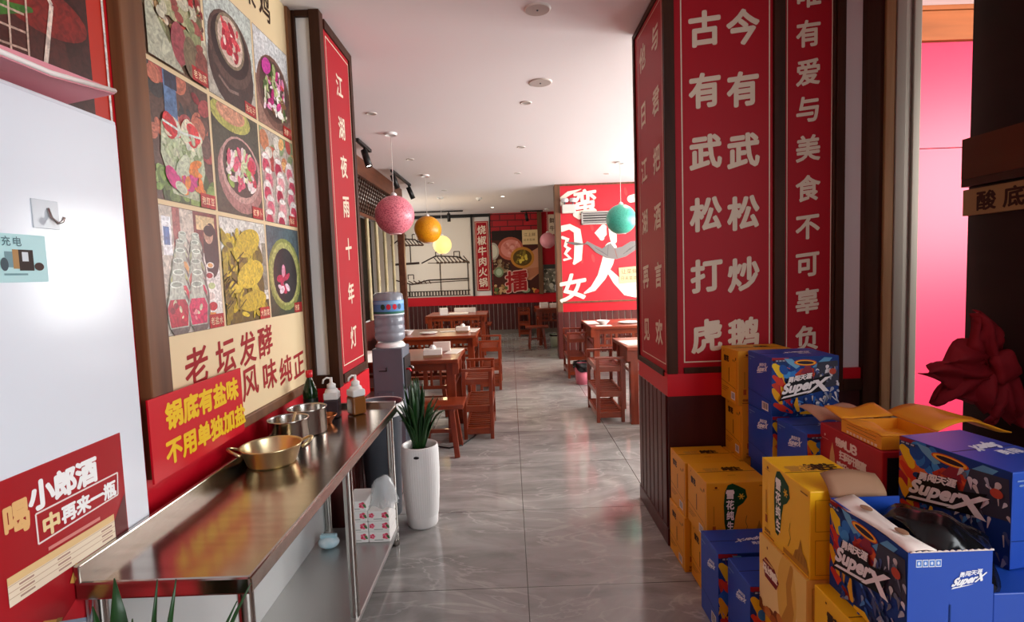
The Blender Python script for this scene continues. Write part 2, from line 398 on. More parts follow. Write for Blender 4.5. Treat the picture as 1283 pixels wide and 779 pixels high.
# right column: wainscot, plinth, scarlet band
def slats(g, ax, fixed, out, a, b, z0, z1, wd=.085):
    """upright boards with grooves on a wall plane; ax = the axis the boards run along"""
    n = max(1, round((b - a) / wd)); st = (b - a) / n
    for i in range(n):
        p, q = a + i * st + .006, a + (i + 1) * st - .006; lo, hi = sorted((fixed, fixed + out))
        if ax == 'y': g.box(lo, hi, p, q, z0, z1)
        else: g.box(p, q, lo, hi, z0, z1)
    return g
g = slats(G(), 'y', .80, -.018, 2.70, 3.28, .09, .79); g.box(.792, .80, 2.695, 3.28, .02, .79)
struct('trim_7', g, WAINS, .003)
struct('trim_8', G().box(.778, .80, 2.695, 3.28, 0, .09).box(.778, 1.77, 2.677, 2.695, 0, .09), WAINS, .003)
struct('trim_9', G().box(.79, 1.77, 2.68, 2.695, .09, .79), WAINSD)
struct('trim_10', G().box(.785, 1.77, 2.675, 2.695, .79, .905).box(.785, .80, 2.695, 3.28, .79, .905), BAND)
struct('trim_11', G().box(.788, .84, 2.672, 2.695, .905, H), DWOOD, .003)
# white strip between dark frames, right of the second sign
g = G().box(1.632, 1.675, 2.665, 2.695, .79, H); g.box(1.675, 1.772, 2.665, 2.695, .79, .85); g.box(1.675, 1.772, 2.665, 2.695, 2.80, H)
struct('trim_12', g, DWOOD, .003)
struct('trim_13', G().box(1.326, 1.381, 2.667, 2.695, .905, H), DWOOD, .003)
# left column: timber corners round the white return, band and wainscot
g = G().box(-1.11, -1.06, 2.845, 2.87, .86, H); g.box(-1.06, -.985, 2.845, 2.87, 2.80, H); g.box(-1.06, -.985, 2.845, 2.87, .86, .93)
struct('trim_14', g, DWOOD, .003)
struct('trim_15', G().box(-.985, -.93, 2.84, 2.90, .86, H), DWOOD, .003)
g = G().box(-1.11, -.935, 2.85, 2.87, .72, .86); g.box(-.96, -.935, 2.87, 3.44, .70, .86)
struct('trim_16', g, BAND)
g = slats(G(), 'y', -.96, .02, 2.86, 3.44, .05, .70); g.box(-1.11, -.94, 2.85, 2.868, 0, .72)
struct('trim_17', g, WAINS, .003)
g = G().box(-1.165, -1.135, 3.44, 3.50, 0, H); g.box(-1.165, -1.135, 3.99, 4.05, 0, H); g.box(-1.165, -1.14, 3.5, 3.99, 2.74, H)
struct('trim_18', g, DWOOD, .003)
# back wall: wainscot, band, rails; brick strip; posts
g = slats(G(), 'x', 12.6, -.02, -3.2, 2.4, .1, .72, .1)
struct('trim_19', g, mat('deep_maroon_wainscot', '#451210', .45)); struct('trim_20', G().box(-3.2, 2.4, 12.57, 12.6, .72, .92), BAND)
struct('baseboard_back', G().box(-3.2, 2.4, 12.575, 12.6, 0, .1), mat('grey_skirting', '#6a5f58', .5))
struct('trim_21', G().box(-.40, .72, 12.55, 12.6, .92, H), brick_material())
g = G().box(.69, .79, 12.5, 12.6, .92, H); struct('trim_22', g, MWOOD)
struct('trim_23', G().box(.79, 2.4, 12.56, 12.6, .92, H), REDP)
struct('trim_24', G().box(-3.2, -.4, 12.55, 12.6, 2.76, H).box(-.86, -.82, 12.55, 12.6, .92, H).box(-.43, -.40, 12.54, 12.6, .92, H), BLACK)
# mural wall: wainscot, band, corner post
g = slats(G(), 'x', 8.72, -.02, .86, 3.6, .09, .77, .1); struct('trim_25', g, WAINS, .003)
struct('trim_26', G().box(.86, 3.6, 8.695, 8.72, .77, .915), BAND)
struct('trim_27', G().box(.775, .86, 8.68, 8.96, .0, .77), WAINS, .004)
struct('trim_28', G().box(.775, .86, 8.685, 8.96, .77, H), MWOOD, .004)
struct('baseboard_mural', G().box(.86, 3.6, 8.69, 8.72, 0, .09), mat('grey_skirting', '#6a5f58'))
# lattice screen on the left of the hall: beam, posts, low wainscot
g = G().box(-1.75, -1.67, 4.05, 8.66, 2.62, H); g.box(-1.75, -1.67, 4.05, 4.13, 0, 2.62); g.box(-1.76, -1.66, 8.55, 8.66, 0, 2.62); g.box(-1.75, -1.68, 4.13, 8.55, 2.16, 2.2)
struct('trim_29', g, mat('warm_brown_timber', '#6a3a22', .5, noise=('#4a2414', (18, 3, 18), .25)), .004)
struct('trim_30', G().box(-1.75, -1.69, 4.13, 8.55, 0, .92), WAINS)

# lattice panel and bamboo poles
t = thing('lattice_screen', 'dark wood lattice panel of crossing slats under the hall ceiling on the left', 'screen', (-1.71, 6.3, 2.2))
g = G()
for i in range(-4, 44):
    y = 4.13 + i * .1
    for sg in (1, -1):
        a = [y, 2.2]; b = [y + .42, 2.62]
        y0, z0, y1, z1 = y, 2.2, y + .42, 2.62
        if y0 < 4.13: z0 += (4.13 - y0); y0 = 4.13
        if y1 > 8.55: z1 -= (y1 - 8.55); y1 = 8.55
        if y1 - y0 > .03:
            if sg < 0: z0, z1 = 4.82 - z0, 4.82 - z1
            g.bar((-1.715 + sg * .006, y0, z0), (-1.715 + sg * .006, y1, z1), .012, .016)
g.build('slats', DWOODH, t)
BAM = mat('pale_bamboo', '#c2b48e', .4, noise=('#a89868', (20, 20, 4), .25))
def bamboo(x, y):
    t = thing('bamboo_pole', 'pale bamboo pole', 'pole', (x, y, .92), 0, 'bamboo poles standing in the lattice screen')
    p = [(.024, 0)]
    for k in range(5):
        z = .25 * (k + 1); p += [(.024, z - .012), (.029, z), (.024, z + .012)]
    p.append((.024, 1.24)); G().lathe(p, (x, y, .92), 12).build('culm', BAM, t); return t
b0 = bamboo(-1.71, 6.55)
b0['label'] = 'pale jointed bamboo pole upright in the screen behind the water dispenser'
for y in (7.0, 7.45, 7.95): dup(b0, (-1.71, y, .92), 0, b0['label'], 'bamboo poles standing in the lattice screen')

# ------------------------------------------------------------------ framed red sign boards
CREAM = '#dccdb6'; PALE = '#cdb9a8'
def sign_board(label, O, U, wd, z0, z1, fr, border, chars, sz, frame_sides='LRTB', bold=.03, colr=CREAM, inset=.04, name='couplet_sign'):
    """O: lower left corner on the wall; chars: (character, u, z)"""
    O = Vector(O); U = Vector(U); V = Vector(UZ); N = U.cross(V)
    t = thing(name, label, 'sign', O + U * wd / 2 + V * z0)
    def slab(u0, u1, v0, v1, th, base=0):
        g_ = G(); q = [O + U * u + V * v for u, v in ((u0, v0), (u1, v0), (u1, v1), (u0, v1))]
        return g_.add([p + N * base for p in q] + [p + N * th for p in q], [(3, 2, 1, 0), (4, 5, 6, 7), (0, 1, 5, 4), (1, 2, 6, 5), (2, 3, 7, 6), (3, 0, 4, 7)])
    slab(0, wd, z0, z1, .012).build('board', REDP, t)
    fg = G(); parts = {'L': (0, fr, z0, z1), 'R': (wd - fr, wd, z0, z1), 'T': (fr, wd - fr, z1 - fr, z1), 'B': (fr, wd - fr, z0, z0 + fr)}
    for k in frame_sides:
        s_ = slab(*parts[k], .022); fg.add(s_.v, s_.f)
    fg.build('frame', DWOOD, t, .003)
    a = Art(O + N * .012, U, V)
    b0, b1, b2, b3, lw = border
    for r in ((b0, b2, b0 + lw, b3), (b1 - lw, b2, b1, b3), (b0, b2, b1, b2 + lw), (b0, b3 - lw, b1, b3)): a.rect(*r, colr)
    a.build('border_line', t)
    a = Art(O + N * .0125, U, V)
    for c, u, z in chars: a.ch(c, u, z, sz * .95, sz, colr, bold, rise=.1)
    a.build('lettering', t)
    return t
# right column, front: two columns of characters
ZR = [2.60, 2.307, 2.01, 1.706, 1.40, 1.095]
sign_board('wide red sign with two columns of six cream characters on the right column front', (.841, 2.695, 0), UX, .484, .905, H, .03, (.032, .47, .96, 3.0, .006),
           [(c, .15, z) for c, z in zip('古有武松打虎', ZR)] + [(c, .337, z) for c, z in zip('今有武松炒鹅', ZR)], .172, 'B', .035)
# right column, left side
sign_board('narrow red sign with two columns of characters on the aisle side of the right column', (.80, 3.28, 0), (0, -1, 0), .584, .885, 2.82, .032, (.10, .578, .95, 2.765, .005),
           [(c, .205, z) for c, z in zip('他日江湖再见', [2.62, 2.31, 2.0, 1.71, 1.40, 1.095])] + [(c, .462, z) for c, z in zip('与君把酒言欢', [2.62, 2.305, 2.01, 1.715, 1.41, 1.105])], .14, 'LTB', .03)
# second sign
sign_board('single column red sign partly hidden behind the patterned beer carton stack', (1.381, 2.695, 0), UX, .25, .905, H, .012, (.012, .236, .96, 3.0, .004),
           [(c, .118, z) for c, z in zip('唯有爱与美食不可辜负', [2.745, 2.56, 2.376, 2.20, 2.01, 1.815, 1.627, 1.44, 1.253, 1.066])], .132, 'RB', .028)
# left column, single line of verse
sign_board('single column red sign with seven cream characters on the left column', (-.96, 2.90, 0), UY, .54, .865, H, .05, (.075, .485, .955, 2.755, .006),
           [(c, .285, z) for c, z in zip('江湖夜雨十年灯', [2.56, 2.32, 2.10, 1.87, 1.62, 1.36, 1.10])], .135, 'RTB', .022)
# its neighbour deeper in the recess, without writing in view
sign_board('plain red framed panel in the recess past the left column', (-1.165, 3.5, 0), UY, .49, .865, 2.74, .03, (.05, .44, .92, 2.68, .005), [], .1)

# ------------------------------------------------------------------ left wall: cream food poster
rnd = random.Random(7)
t = thing('food_poster', 'tall cream poster of nine pickle photographs in a dark wood frame', 'poster', (-1.1, 2.25, .86))
G().box(-1.11, -1.09, 1.66, 2.845, .86, H).build('backing_panel', mat('cream_poster_paper', '#ecd3a6', .45), t)
g = G().box(-1.11, -1.07, 1.565, 1.665, .865, H); g.box(-1.11, -1.075, 1.665, 2.845, .865, .908)
g.box(-1.11, -1.075, 2.80, 2.845, .908, H)
g.build('frame', mat('worn_brown_frame', '#8a5a38', .45, noise=('#4c2c18', (30, 12, 1.2), .28)), t, .004)
WX = -1.09
def photo(u0, u1, v0, v1, tagtext, fn, seed):
    a = Art((WX, 0, 0), UY, UZ); a.rect(u0 - .002, v0 - .002, u1 + .002, v1 + .002, '#5a4636')
    a.clip = (u0, v0, u1, v1); a.rect(u0, v0, u1, v1, '#8a8078'); fn(a, u0, v0, u1 - u0, v1 - v0, random.Random(seed))
    a.rect(u1 - .1, v0, u1 - .004, v0 + .05, '#b01a1c'); a.clip = None
    for i, c in enumerate(tagtext): a.ch(c, u1 - .08 + i * .028, v0 + .025, .026, .03, '#f0d8b0', .01)
    return a.build('photograph', t, INK_PHOTO)
REDS = ['#c2263a', '#d8384c', '#a81a30', '#e0606a', '#f0c8c0']; GRN = ['#7f9a5a', '#a9b878', '#566f3a', '#c9cf9c']; PNK = ['#d83a8a', '#c02a78', '#e88ab8', '#f2dce4', '#f6f0e8']
def p_crowd(a, u, v, w_, h, r):
    a.rect(u, v, u + w_, v + h, '#8a6a58'); a.scatter(260, (u, v + h * .3, u + w_, v + h), ['#9a2a2a', '#b8483e', '#6a2a24', '#c8a070', '#7a7a4a', '#d8c8b0'], .007, .02, r)
    a.scatter(60, (u, v + h * .1, u + w_, v + h * .6), ['#8f9468', '#b9b58a', '#6f6a44', '#c8c2a8', '#a05048'], .02, .04, r)
    a.poly([(u, v), (u + w_ * .55, v), (u, v + h * .45)], '#b8b8a0'); a.rect(u + w_ * .72, v + h * .6, u + w_ * .8, v + h, '#c0282c')
    for k in range(3): a.ell(u + w_ * (.5 + k * .2), v + h * (.22 - .05 * k), .045, .07, ['#a04a50', '#7a6a50', '#8a4a40'][k])
def p_crock(a, u, v, w_, h, r):
    a.rect(u, v, u + w_, v + h, '#c4ccc4'); a.poly([(u, v), (u + w_, v), (u + w_, v + h * .25), (u, v + h * .4)], '#b4aea0')
    a.ell(u + w_ * .5, v + h * .34, w_ * .48, h * .38, '#43302b'); a.ell(u + w_ * .5, v + h * .52, w_ * .46, h * .34, '#5b443c'); a.ell(u + w_ * .5, v + h * .55, w_ * .40, h * .28, '#2f211f')
    a.ell(u + w_ * .5, v + h * .60, w_ * .30, h * .25, '#8a7a62'); a.ell(u + w_ * .5, v + h * .60, w_ * .26, h * .22, '#d8c0ae')
    a.scatter(26, (u + w_ * .34, v + h * .46, u + w_ * .66, v + h * .74), ['#c8283c', '#e04a54', '#f0d8cc', '#b01c34'], .015, .035, r, ar=(.3, .7))
    a.line([(u + w_ * .2, v + h * .2), (u + w_ * .4, v + h * .12), (u + w_ * .6, v + h * .14)], .012, '#8a746a')
def p_bowl(a, u, v, w_, h, r):
    a.rect(u, v, u + w_, v + h, '#d8d8d8'); a.rect(u, v, u + w_, v + h * .5, '#a07868')
    a.ell(u + w_ * .52, v + h * .42, w_ * .5, h * .4, '#7a564a'); a.ell(u + w_ * .52, v + h * .44, w_ * .43, h * .34, '#5a4038')
    a.scatter(85, (u + w_ * .2, v + h * .2, u + w_ * .82, v + h * .68), PNK + GRN + ['#e8e0c8', '#c83a2a', '#8a5a3a'], .012, .035, r, ar=(.25, .6))
    a.ell(u + w_ * .3, v + h * .66, .05, .035, '#d040a0', .5)
def p_jar(a, u, v, w_, h, r):
    a.rect(u, v, u + w_, v + h, '#5a4238'); a.scatter(40, (u, v + h * .45, u + w_, v + h), ['#8a2a30', '#a84848', '#3a3a3a', '#6a4a40', '#c07058'], .02, .05, r)
    a.rect(u + w_ * .22, v + h * .62, u + w_ * .42, v + h, '#5878a0'); a.rect(u + w_ * .24, v + h * .88, u + w_ * .44, v + h, '#2c3448')
    a.scatter(30, (u, v, u + w_, v + h * .2), ['#5f7a3c', '#89a45a', '#3e5528', '#7a9a4a'], .02, .05, r)
    a.poly([(u + w_ * .14, v + h * .6), (u + w_ * .1, v + h * .35), (u + w_ * .25, v + h * .06), (u + w_ * .7, v + h * .04), (u + w_ * .84, v + h * .3), (u + w_ * .8, v + h * .56)], '#b8c0a0')
    a.scatter(55, (u + w_ * .2, v + h * .36, u + w_ * .76, v + h * .5), ['#b8c49a', '#8fa070', '#d0d4b4'], .02, .04, r, ar=(.2, .5))
    a.scatter(34, (u + w_ * .2, v + h * .5, u + w_ * .78, v + h * .62), ['#d8dcc8', '#c8d0b0', '#cc2830', '#e03c40', '#e8dcc0'], .02, .04, r)
    a.scatter(26, (u + w_ * .24, v + h * .1, u + w_ * .74, v + h * .34), ['#e0782c', '#d83a8a', '#c82a7a', '#e88a3c', '#c4ccb0'], .02, .045, r, ar=(.3, .7))
    a.line([(u + w_ * .14, v + h * .6), (u + w_ * .47, v + h * .56), (u + w_ * .8, v + h * .58)], .008, '#dfe4da')
def p_pinkbowl(a, u, v, w_, h, r):
    a.rect(u, v, u + w_, v + h, '#4a4636'); a.ell(u + w_ * .4, v + h * .92, w_ * .42, h * .14, '#b8b45c'); a.ell(u + w_ * .4, v + h * .95, w_ * .3, h * .1, '#d89a7a')
    a.ell(u + w_ * .55, v + h * .38, w_ * .5, h * .36, '#a87872'); a.ell(u + w_ * .55, v + h * .44, w_ * .44, h * .32, '#c49a92'); a.ell(u + w_ * .55, v + h * .46, w_ * .39, h * .28, '#4a3630')
    a.scatter(70, (u + w_ * .26, v + h * .28, u + w_ * .82, v + h * .6), ['#d8dcb0', '#f0e8e0', '#d02a4a', '#e05a78', '#8faa4a', '#f2dada'], .015, .04, r, ar=(.3, .7))
def p_glass(a, u, v, w_, h, r):
    a.rect(u, v, u + w_, v + h, '#b8aca0'); a.scatter(30, (u, v + h * .6, u + w_, v + h), ['#e0d8cc', '#c8805a', '#b84a44', '#8a9a70', '#e8b070'], .02, .05, r)
    for i in range(5):
        for k in range(3):
            x, y = u + w_ * (.12 + .36 * k + .06 * (i % 2)), v + h * (.62 - .15 * i)
            a.ell(x, y, .05, .055, ['#d8b8b4', '#c8a09c', '#e0ccc8'][(i + k) % 3]); a.ell(x, y - .01, .036, .036, ['#c83a5a', '#b02a48', '#d86a80', '#e09aa0'][(i * 2 + k) % 4]); a.ell(x, y + .035, .034, .012, '#eee8e4')
def p_bench(a, u, v, w_, h, r):
    a.rect(u, v, u + w_, v + h, '#c8beb0'); a.rect(u + w_ * .55, v + h * .6, u + w_, v + h, '#7a3a34'); a.rect(u + w_ * .2, v + h * .55, u + w_ * .32, v + h, '#a8605a'); a.rect(u + w_ * .6, v + h * .85, u + w_ * .95, v + h * .97, '#d8c090')
    a.rect(u + w_ * .03, v + h * .62, u + w_ * .17, v + h * .92, '#eceef0'); a.rect(u + w_ * .05, v + h * .7, u + w_ * .14, v + h * .84, '#4a70a8')
    a.poly([(u + w_ * .5, v), (u + w_, v), (u + w_, v + h * .5), (u + w_ * .62, v + h * .7)], '#e6e2dc')
    a.ell(u + w_ * .86, v + h * .68, .05, .1, '#2c2626'); a.ell(u + w_ * .82, v + h * .82, .03, .035, '#caa088'); a.ell(u + w_ * .83, v + h * .85, .033, .02, '#241c1c')
    for k in range(6):
        a.ell(u + w_ * (.78 + .03 * (k % 2)), v + h * (.1 + .09 * k), .045 - .004 * k, .026 - .003 * k, '#f0ece6'); a.ell(u + w_ * (.78 + .03 * (k % 2)), v + h * (.1 + .09 * k), .032 - .003 * k, .018 - .002 * k, ['#e0953c', '#c02030', '#d8c8c0', '#b8c890', '#a82a30', '#d8a060'][k])
    for k in range(5, -1, -1):
        for j in range(2):
            s_ = .98 - k * .085; x, y = u + w_ * (.17 + .34 * j + .03 * k - .045 * j * k * .5 + .02 * (k % 2)), v + h * (.19 + .12 * k - .004 * k * k); a.ell(x + .006, y - .01, .066 * s_, .085 * s_, '#6a625c'); c = [['#b8203a', '#d0305e'], ['#c8384a', '#c02a50'], ['#b0b870', '#c06a60'], ['#d8a060', '#9aa070'], ['#c0c8a0', '#a8b088'], ['#c8c8b8', '#b8bca8']][k][j]
            a.poly([(x - .05 * s_, y - .06 * s_), (x + .05 * s_, y - .06 * s_), (x + .062 * s_, y + .01 * s_), (x + .04 * s_, y + .055 * s_), (x + .036 * s_, y + .085 * s_), (x - .036 * s_, y + .085 * s_), (x - .04 * s_, y + .055 * s_), (x - .062 * s_, y + .01 * s_)], '#b4bcae')
            a.poly([(x - .046 * s_, y - .056 * s_), (x + .046 * s_, y - .056 * s_), (x + .057 * s_, y + .008 * s_), (x + .04 * s_, y + .035 * s_), (x - .04 * s_, y + .035 * s_), (x - .057 * s_, y + .008 * s_)], c)
            a.scatter(7, (x - .035 * s_, y - .04 * s_, x + .035 * s_, y + .03 * s_), [c, '#e8909a', '#8a1a30', '#d8d0b0'], .006 * s_, .014 * s_, r)
            a.ell(x, y + .085 * s_, .036 * s_, .012 * s_, '#dfe8dc'); a.ell(x, y + .085 * s_, .028 * s_, .008 * s_, '#9aa89a')
def p_mustard(a, u, v, w_, h, r):
    a.rect(u, v, u + w_, v + h, '#dcdcd4'); a.rect(u, v, u + w_, v + h * .2, '#4a4420'); a.rect(u + w_ * .9, v + h * .3, u + w_, v + h * .8, '#8a8a7a')
    a.ell(u + w_ * .45, v + h * .35, w_ * .46, h * .5, '#5a5214')
    a.scatter(110, (u + w_ * .02, v + h * .06, u + w_ * .9, v + h * .86), ['#a8961c', '#8a7a14', '#c8b024', '#6a5e10', '#d8c030'], .015, .055, r, ar=(.25, .6))
    a.ell(u + w_ * .55, v + h * .78, w_ * .3, h * .13, '#cbb22a', .3); a.ell(u + w_ * .58, v + h * .47, w_ * .32, h * .13, '#d6bc2e', .25); a.ell(u + w_ * .6, v + h * .2, w_ * .32, h * .1, '#c2aa26', .1)
    for k in range(26):
        x = u + w_ * r.uniform(.05, .45); y = v + h * r.uniform(.2, .7); a.line([(x, y), (x - .05, y - .03)], .005, r.choice(['#3a360c', '#8a7a18']))
def p_yellowbowl(a, u, v, w_, h, r):
    a.rect(u, v, u + w_, v + h, '#4c6068'); a.rect(u, v, u + w_, v + h * .35, '#3a4430'); a.ell(u + w_ * .5, v + h * .46, w_ * .52, h * .42, '#8a9048'); a.ell(u + w_ * .5, v + h * .47, w_ * .46, h * .37, '#b0b068'); a.ell(u + w_ * .5, v + h * .45, w_ * .38, h * .32, '#2c2226')
    a.scatter(14, (u + w_ * .3, v + h * .28, u + w_ * .55, v + h * .55), ['#e8c8d4', '#d890a8', '#f0dce4', '#c02a50'], .02, .045, r, ar=(.3, .6))
UU = ((1.69, 2.02), (2.04, 2.41), (2.43, 2.79)); VV = ((2.16, 2.58), (1.72, 2.14), (1.285, 1.70))
FN = ((p_crowd, p_crock, p_bowl), (p_jar, p_pinkbowl, p_glass), (p_bench, p_mustard, p_yellowbowl))
TT = (('老泡菜', '洗坛子', '泡萝卜'), ('泡豇豆', '红萝卜', '泡坛'), ('老盐水', '大酸菜', '泡姜'))
for r_ in range(3):
    for c_ in range(3): photo(*UU[c_], *VV[r_], TT[r_][c_], FN[r_][c_], 11 + r_ * 3 + c_)
a = Art((WX, 0, 0), UY, UZ)
for c, u, z in (('老', 1.83, 1.165), ('坛', 2.02, 1.17), ('发', 2.19, 1.175), ('酵', 2.35, 1.185), ('风', 2.19, 1.035), ('味', 2.37, 1.03), ('纯', 2.54, 1.02), ('正', 2.70, 1.02)): a.ch(c, u, z, .145, .14, '#a01c20', .02, rise=.1)
for c, u in (('柴', 2.42), ('鸡', 2.57)): a.ch(c, u, 2.72, .12, .14, '#3a2418', .02)
a.build('lettering', t)
# red notice hung over the poster's lower corner
t = thing('red_notice', 'bright red notice with two lines of yellow characters hung above the steel counter', 'sign', (-1.08, 1.8, .87))
G().box(-1.068, -1.062, 1.53, 2.065, .865, 1.115).build('sheet', mat('red_vinyl', '#d00a22', .35), t)
a = Art((-1.062, 0, 0), UY, UZ)
a.row('锅底有盐味', 1.645, 1.045, .087, '#f2c81e', bold=.045, rise=.03); a.row('不用单独加盐', 1.63, .935, .081, '#f2c81e', bold=.045, rise=.03)
a.build('lettering', t, INK_GLOSS)

# grilled fish poster further left (upper left corner of the photo)
t = thing('grill_poster', 'red bordered poster of wire grill baskets and green peppers above the white cabinet', 'poster', (-1.1, .95, 1.2))
G().box(-1.106, -1.098, .35, 1.545, .80, H - .005).build('sheet', mat('brick_red_print', '#c0301f', .4), t)
a = Art((-1.098, 0, 0), UY, UZ); a.rect(.40, 1.80, 1.475, H - .01, '#3c1c17'); a.clip = (.40, 1.80, 1.475, H - .01)
a.scatter(8, (.9, 1.9, 1.43, 2.6), ['#481f18', '#33160f', '#5a2018'], .1, .2, rnd); a.ell(1.33, 2.12, .14, .06, '#7c211a'); a.rect(.9, 2.3, 1.12, 2.72, '#8a1f18')
for k in range(16): a.ell(1.0 + rnd.uniform(-.1, .26), 2.02 + rnd.uniform(-.08, .12), .03, .012, rnd.choice(['#8a6a5c', '#a58a7a', '#6a4438']), rnd.uniform(-1, 1))
a.brush([(.95, 1.94), (1.08, 1.99), (1.22, 2.07), (1.3, 2.1)], [.04, .05, .03, .012], '#3c6a24'); a.brush([(.98, 2.12), (1.08, 2.13), (1.2, 2.17)], [.03, .04, .02], '#2f5c20')
for j in range(7): a.line([(.9, 1.93 + j * .04), (1.28, 1.96 + j * .04)], .005, '#b89a88')
for j in range(9): a.line([(.92 + j * .045, 1.90), (.93 + j * .045, 2.2)], .005, '#c8ac98')
a.line([(.9, 2.18), (1.16, 2.2), (1.33, 2.18), (1.36, 2.14), (1.30, 1.86)], .012, '#d8c4b4'); a.line([(1.17, 2.21), (1.08, 1.9)], .012, '#d8c4b4')
a.clip = None; a.rect(1.528, .80, 1.536, H, '#e8dcd4'); a.build('photograph', t, INK_PHOTO)

# ------------------------------------------------------------------ white cabinet, its stickers, the pink board on top
t = thing('cabinet', 'tall glossy white cabinet at the left edge against the red wall', 'cabinet', (-1.07, .95, 0))
G().box(-1.095, -1.056, .40, 1.49, 0, 1.895).build('body', mat('white_cabinet_side', '#dfe4ea', .3), t, .004)
G().box(-1.056, -1.05, .41, 1.482, .03, 1.885).build('door', WGLOSS, t, .003)
G().box(-1.05, -1.032, .43, .45, 1.0, 1.3).build('handle', STEEL, t, .004)
t = thing('pink_board', 'pink card board with a white edge jutting over the top of the white cabinet', 'board', (-1.03, 1.25, 1.895))
g = G(); q = [(-1.095, .80, 1.899), (-.975, .80, 1.90), (-.975, 1.19, 1.905), (-.985, 1.395, 1.935), (-1.095, 1.36, 1.90)]
g.add([Vector(p) for p in q] + [Vector(p) + V3(0, 0, .012) for p in q], [(4, 3, 2, 1, 0), (5, 6, 7, 8, 9)] + [(i, (i + 1) % 5, 5 + (i + 1) % 5, 5 + i) for i in range(5)])
g.build('board', mat('pink_card', '#e0929c', .55), t)
G().tube([(-.974, .80, 1.908), (-.974, 1.19, 1.913), (-.984, 1.395, 1.943)], .006, 6).build('edge_strip', mat('white_card_edge', '#f4ece6', .5), t)
t = thing('wall_hook', 'small clear adhesive hook stuck high on the white cabinet', 'hook', (-1.05, 1.23, 1.59))
G().box(-1.05, -1.0475, 1.195, 1.265, 1.585, 1.65).build('backplate', mat('clear_grey_film', '#c3cad0', .2), t, .002)
G().tube([(-1.047, 1.235, 1.632), (-1.042, 1.237, 1.61), (-1.03, 1.24, 1.597), (-1.024, 1.245, 1.602), (-1.022, 1.248, 1.612)], .0035, 8).build('hook', STEEL, t)
t = thing('sticker', 'pale turquoise sticker showing a small black device on the white cabinet', 'sticker', (-1.05, 1.15, 1.5))
G().box(-1.05, -1.0488, 1.06, 1.222, 1.465, 1.568).build('paper', mat('turquoise_paper', '#b4dfe0', .4), t)
a = Art((-1.0488, 0, 0), UY, UZ); a.rect(1.12, 1.497, 1.15, 1.53, '#7a9aa0'); a.rect(1.138, 1.494, 1.157, 1.535, '#b08a5a'); a.rect(1.152, 1.49, 1.187, 1.535, '#3a322e'); a.rect(1.16, 1.51, 1.175, 1.53, '#d8e0e4'); a.ell(1.2, 1.499, .012, .009, '#4a3a34'); a.ell(1.118, 1.503, .009, .014, '#4a5a60')
a.row('共享充电', 1.075, 1.552, .022, '#5a7a80', bold=.01, gap=1.15); a.rect(1.115, 1.48, 1.17, 1.484, '#7aa0a4'); a.build('print', t)
# liquor poster low on the cabinet
t = thing('liquor_poster', 'red liquor poster with white lettering stuck low on the white cabinet', 'poster', (-1.05, 1.1, .8))
G().box(-1.05, -1.0475, .62, 1.393, .12, 1.062).build('sheet', mat('deep_red_print', '#a81620', .35), t)
a = Art((-1.0475, 0, 0), UY, UZ)
a.poly([(.62, .12), (1.0, .12), (1.2, .5), (1.39, .74), (1.39, .6), (1.39, .12)], '#c8202c'); a.poly([(.62, .5), (1.05, .62), (1.34, .80), (1.3, .7), (1.0, .45), (.62, .2)], '#d42a34')
a.poly([(1.30, .78), (1.39, .90), (1.39, .74)], '#5a0f14')
a.row('小郎酒', 1.148, 1.0, .066, '#fbfbf8', bold=.05, gap=.95); a.ch('喝', 1.085, .975, .062, .075, '#e8b878', .04)
a.row('中', 1.165, .925, .05, '#f0d8a0', bold=.045); a.row('再来一瓶', 1.213, .928, .043, '#fbfbf8', bold=.045, gap=.98)
for p, q in (((1.128, .895), (1.128, .962)), ((1.128, .962), (1.37, .962)), ((1.37, .962), (1.365, .905)), ((1.128, .895), (1.365, .905))): a.line([p, q], .004, '#f0e4dc')
a.rect(1.15, .868, 1.30, .876, '#d88a80')
a.rect(1.05, .80, 1.345, .862, '#f0dfc4'); a.rect(1.05, .845, 1.345, .862, '#e8c48a')
for k in range(3):
    z = .838 - k * .013; a.rect(1.05, z + .004, 1.345, z + .0055, '#c8a888')
    for x in (1.075, 1.17, 1.30): a.rect(x, z - .004, x + .035, z, '#b08a78')
for u, v, r_ in ((1.245, .762, .5), (1.15, .685, .55)):
    for k, (cc, w0, l0) in enumerate((('#d8a050', .042, .05), ('#a07838', .046, .016), ('#9fb0c4', .03, .1), ('#e8eef4', .012, .1))):
        du = (-.02, 0, .05, .055)[k]; a.ch('', 0, 0, 1, 1, '#000000') if False else None
        cu_, sv = math.cos(-.6 + r_ * .2), math.sin(-.6 + r_ * .2)
        cx_, cz_ = u + du * cu_, v + du * sv
        a.poly([(cx_ - l0 / 2 * cu_ - w0 / 2 * -sv, cz_ - l0 / 2 * sv - w0 / 2 * cu_), (cx_ + l0 / 2 * cu_ - w0 / 2 * -sv, cz_ + l0 / 2 * sv - w0 / 2 * cu_), (cx_ + l0 / 2 * cu_ + w0 / 2 * -sv, cz_ + l0 / 2 * sv + w0 / 2 * cu_), (cx_ - l0 / 2 * cu_ + w0 / 2 * -sv, cz_ - l0 / 2 * sv + w0 / 2 * cu_)], cc)
a.build('print', t, INK_GLOSS)

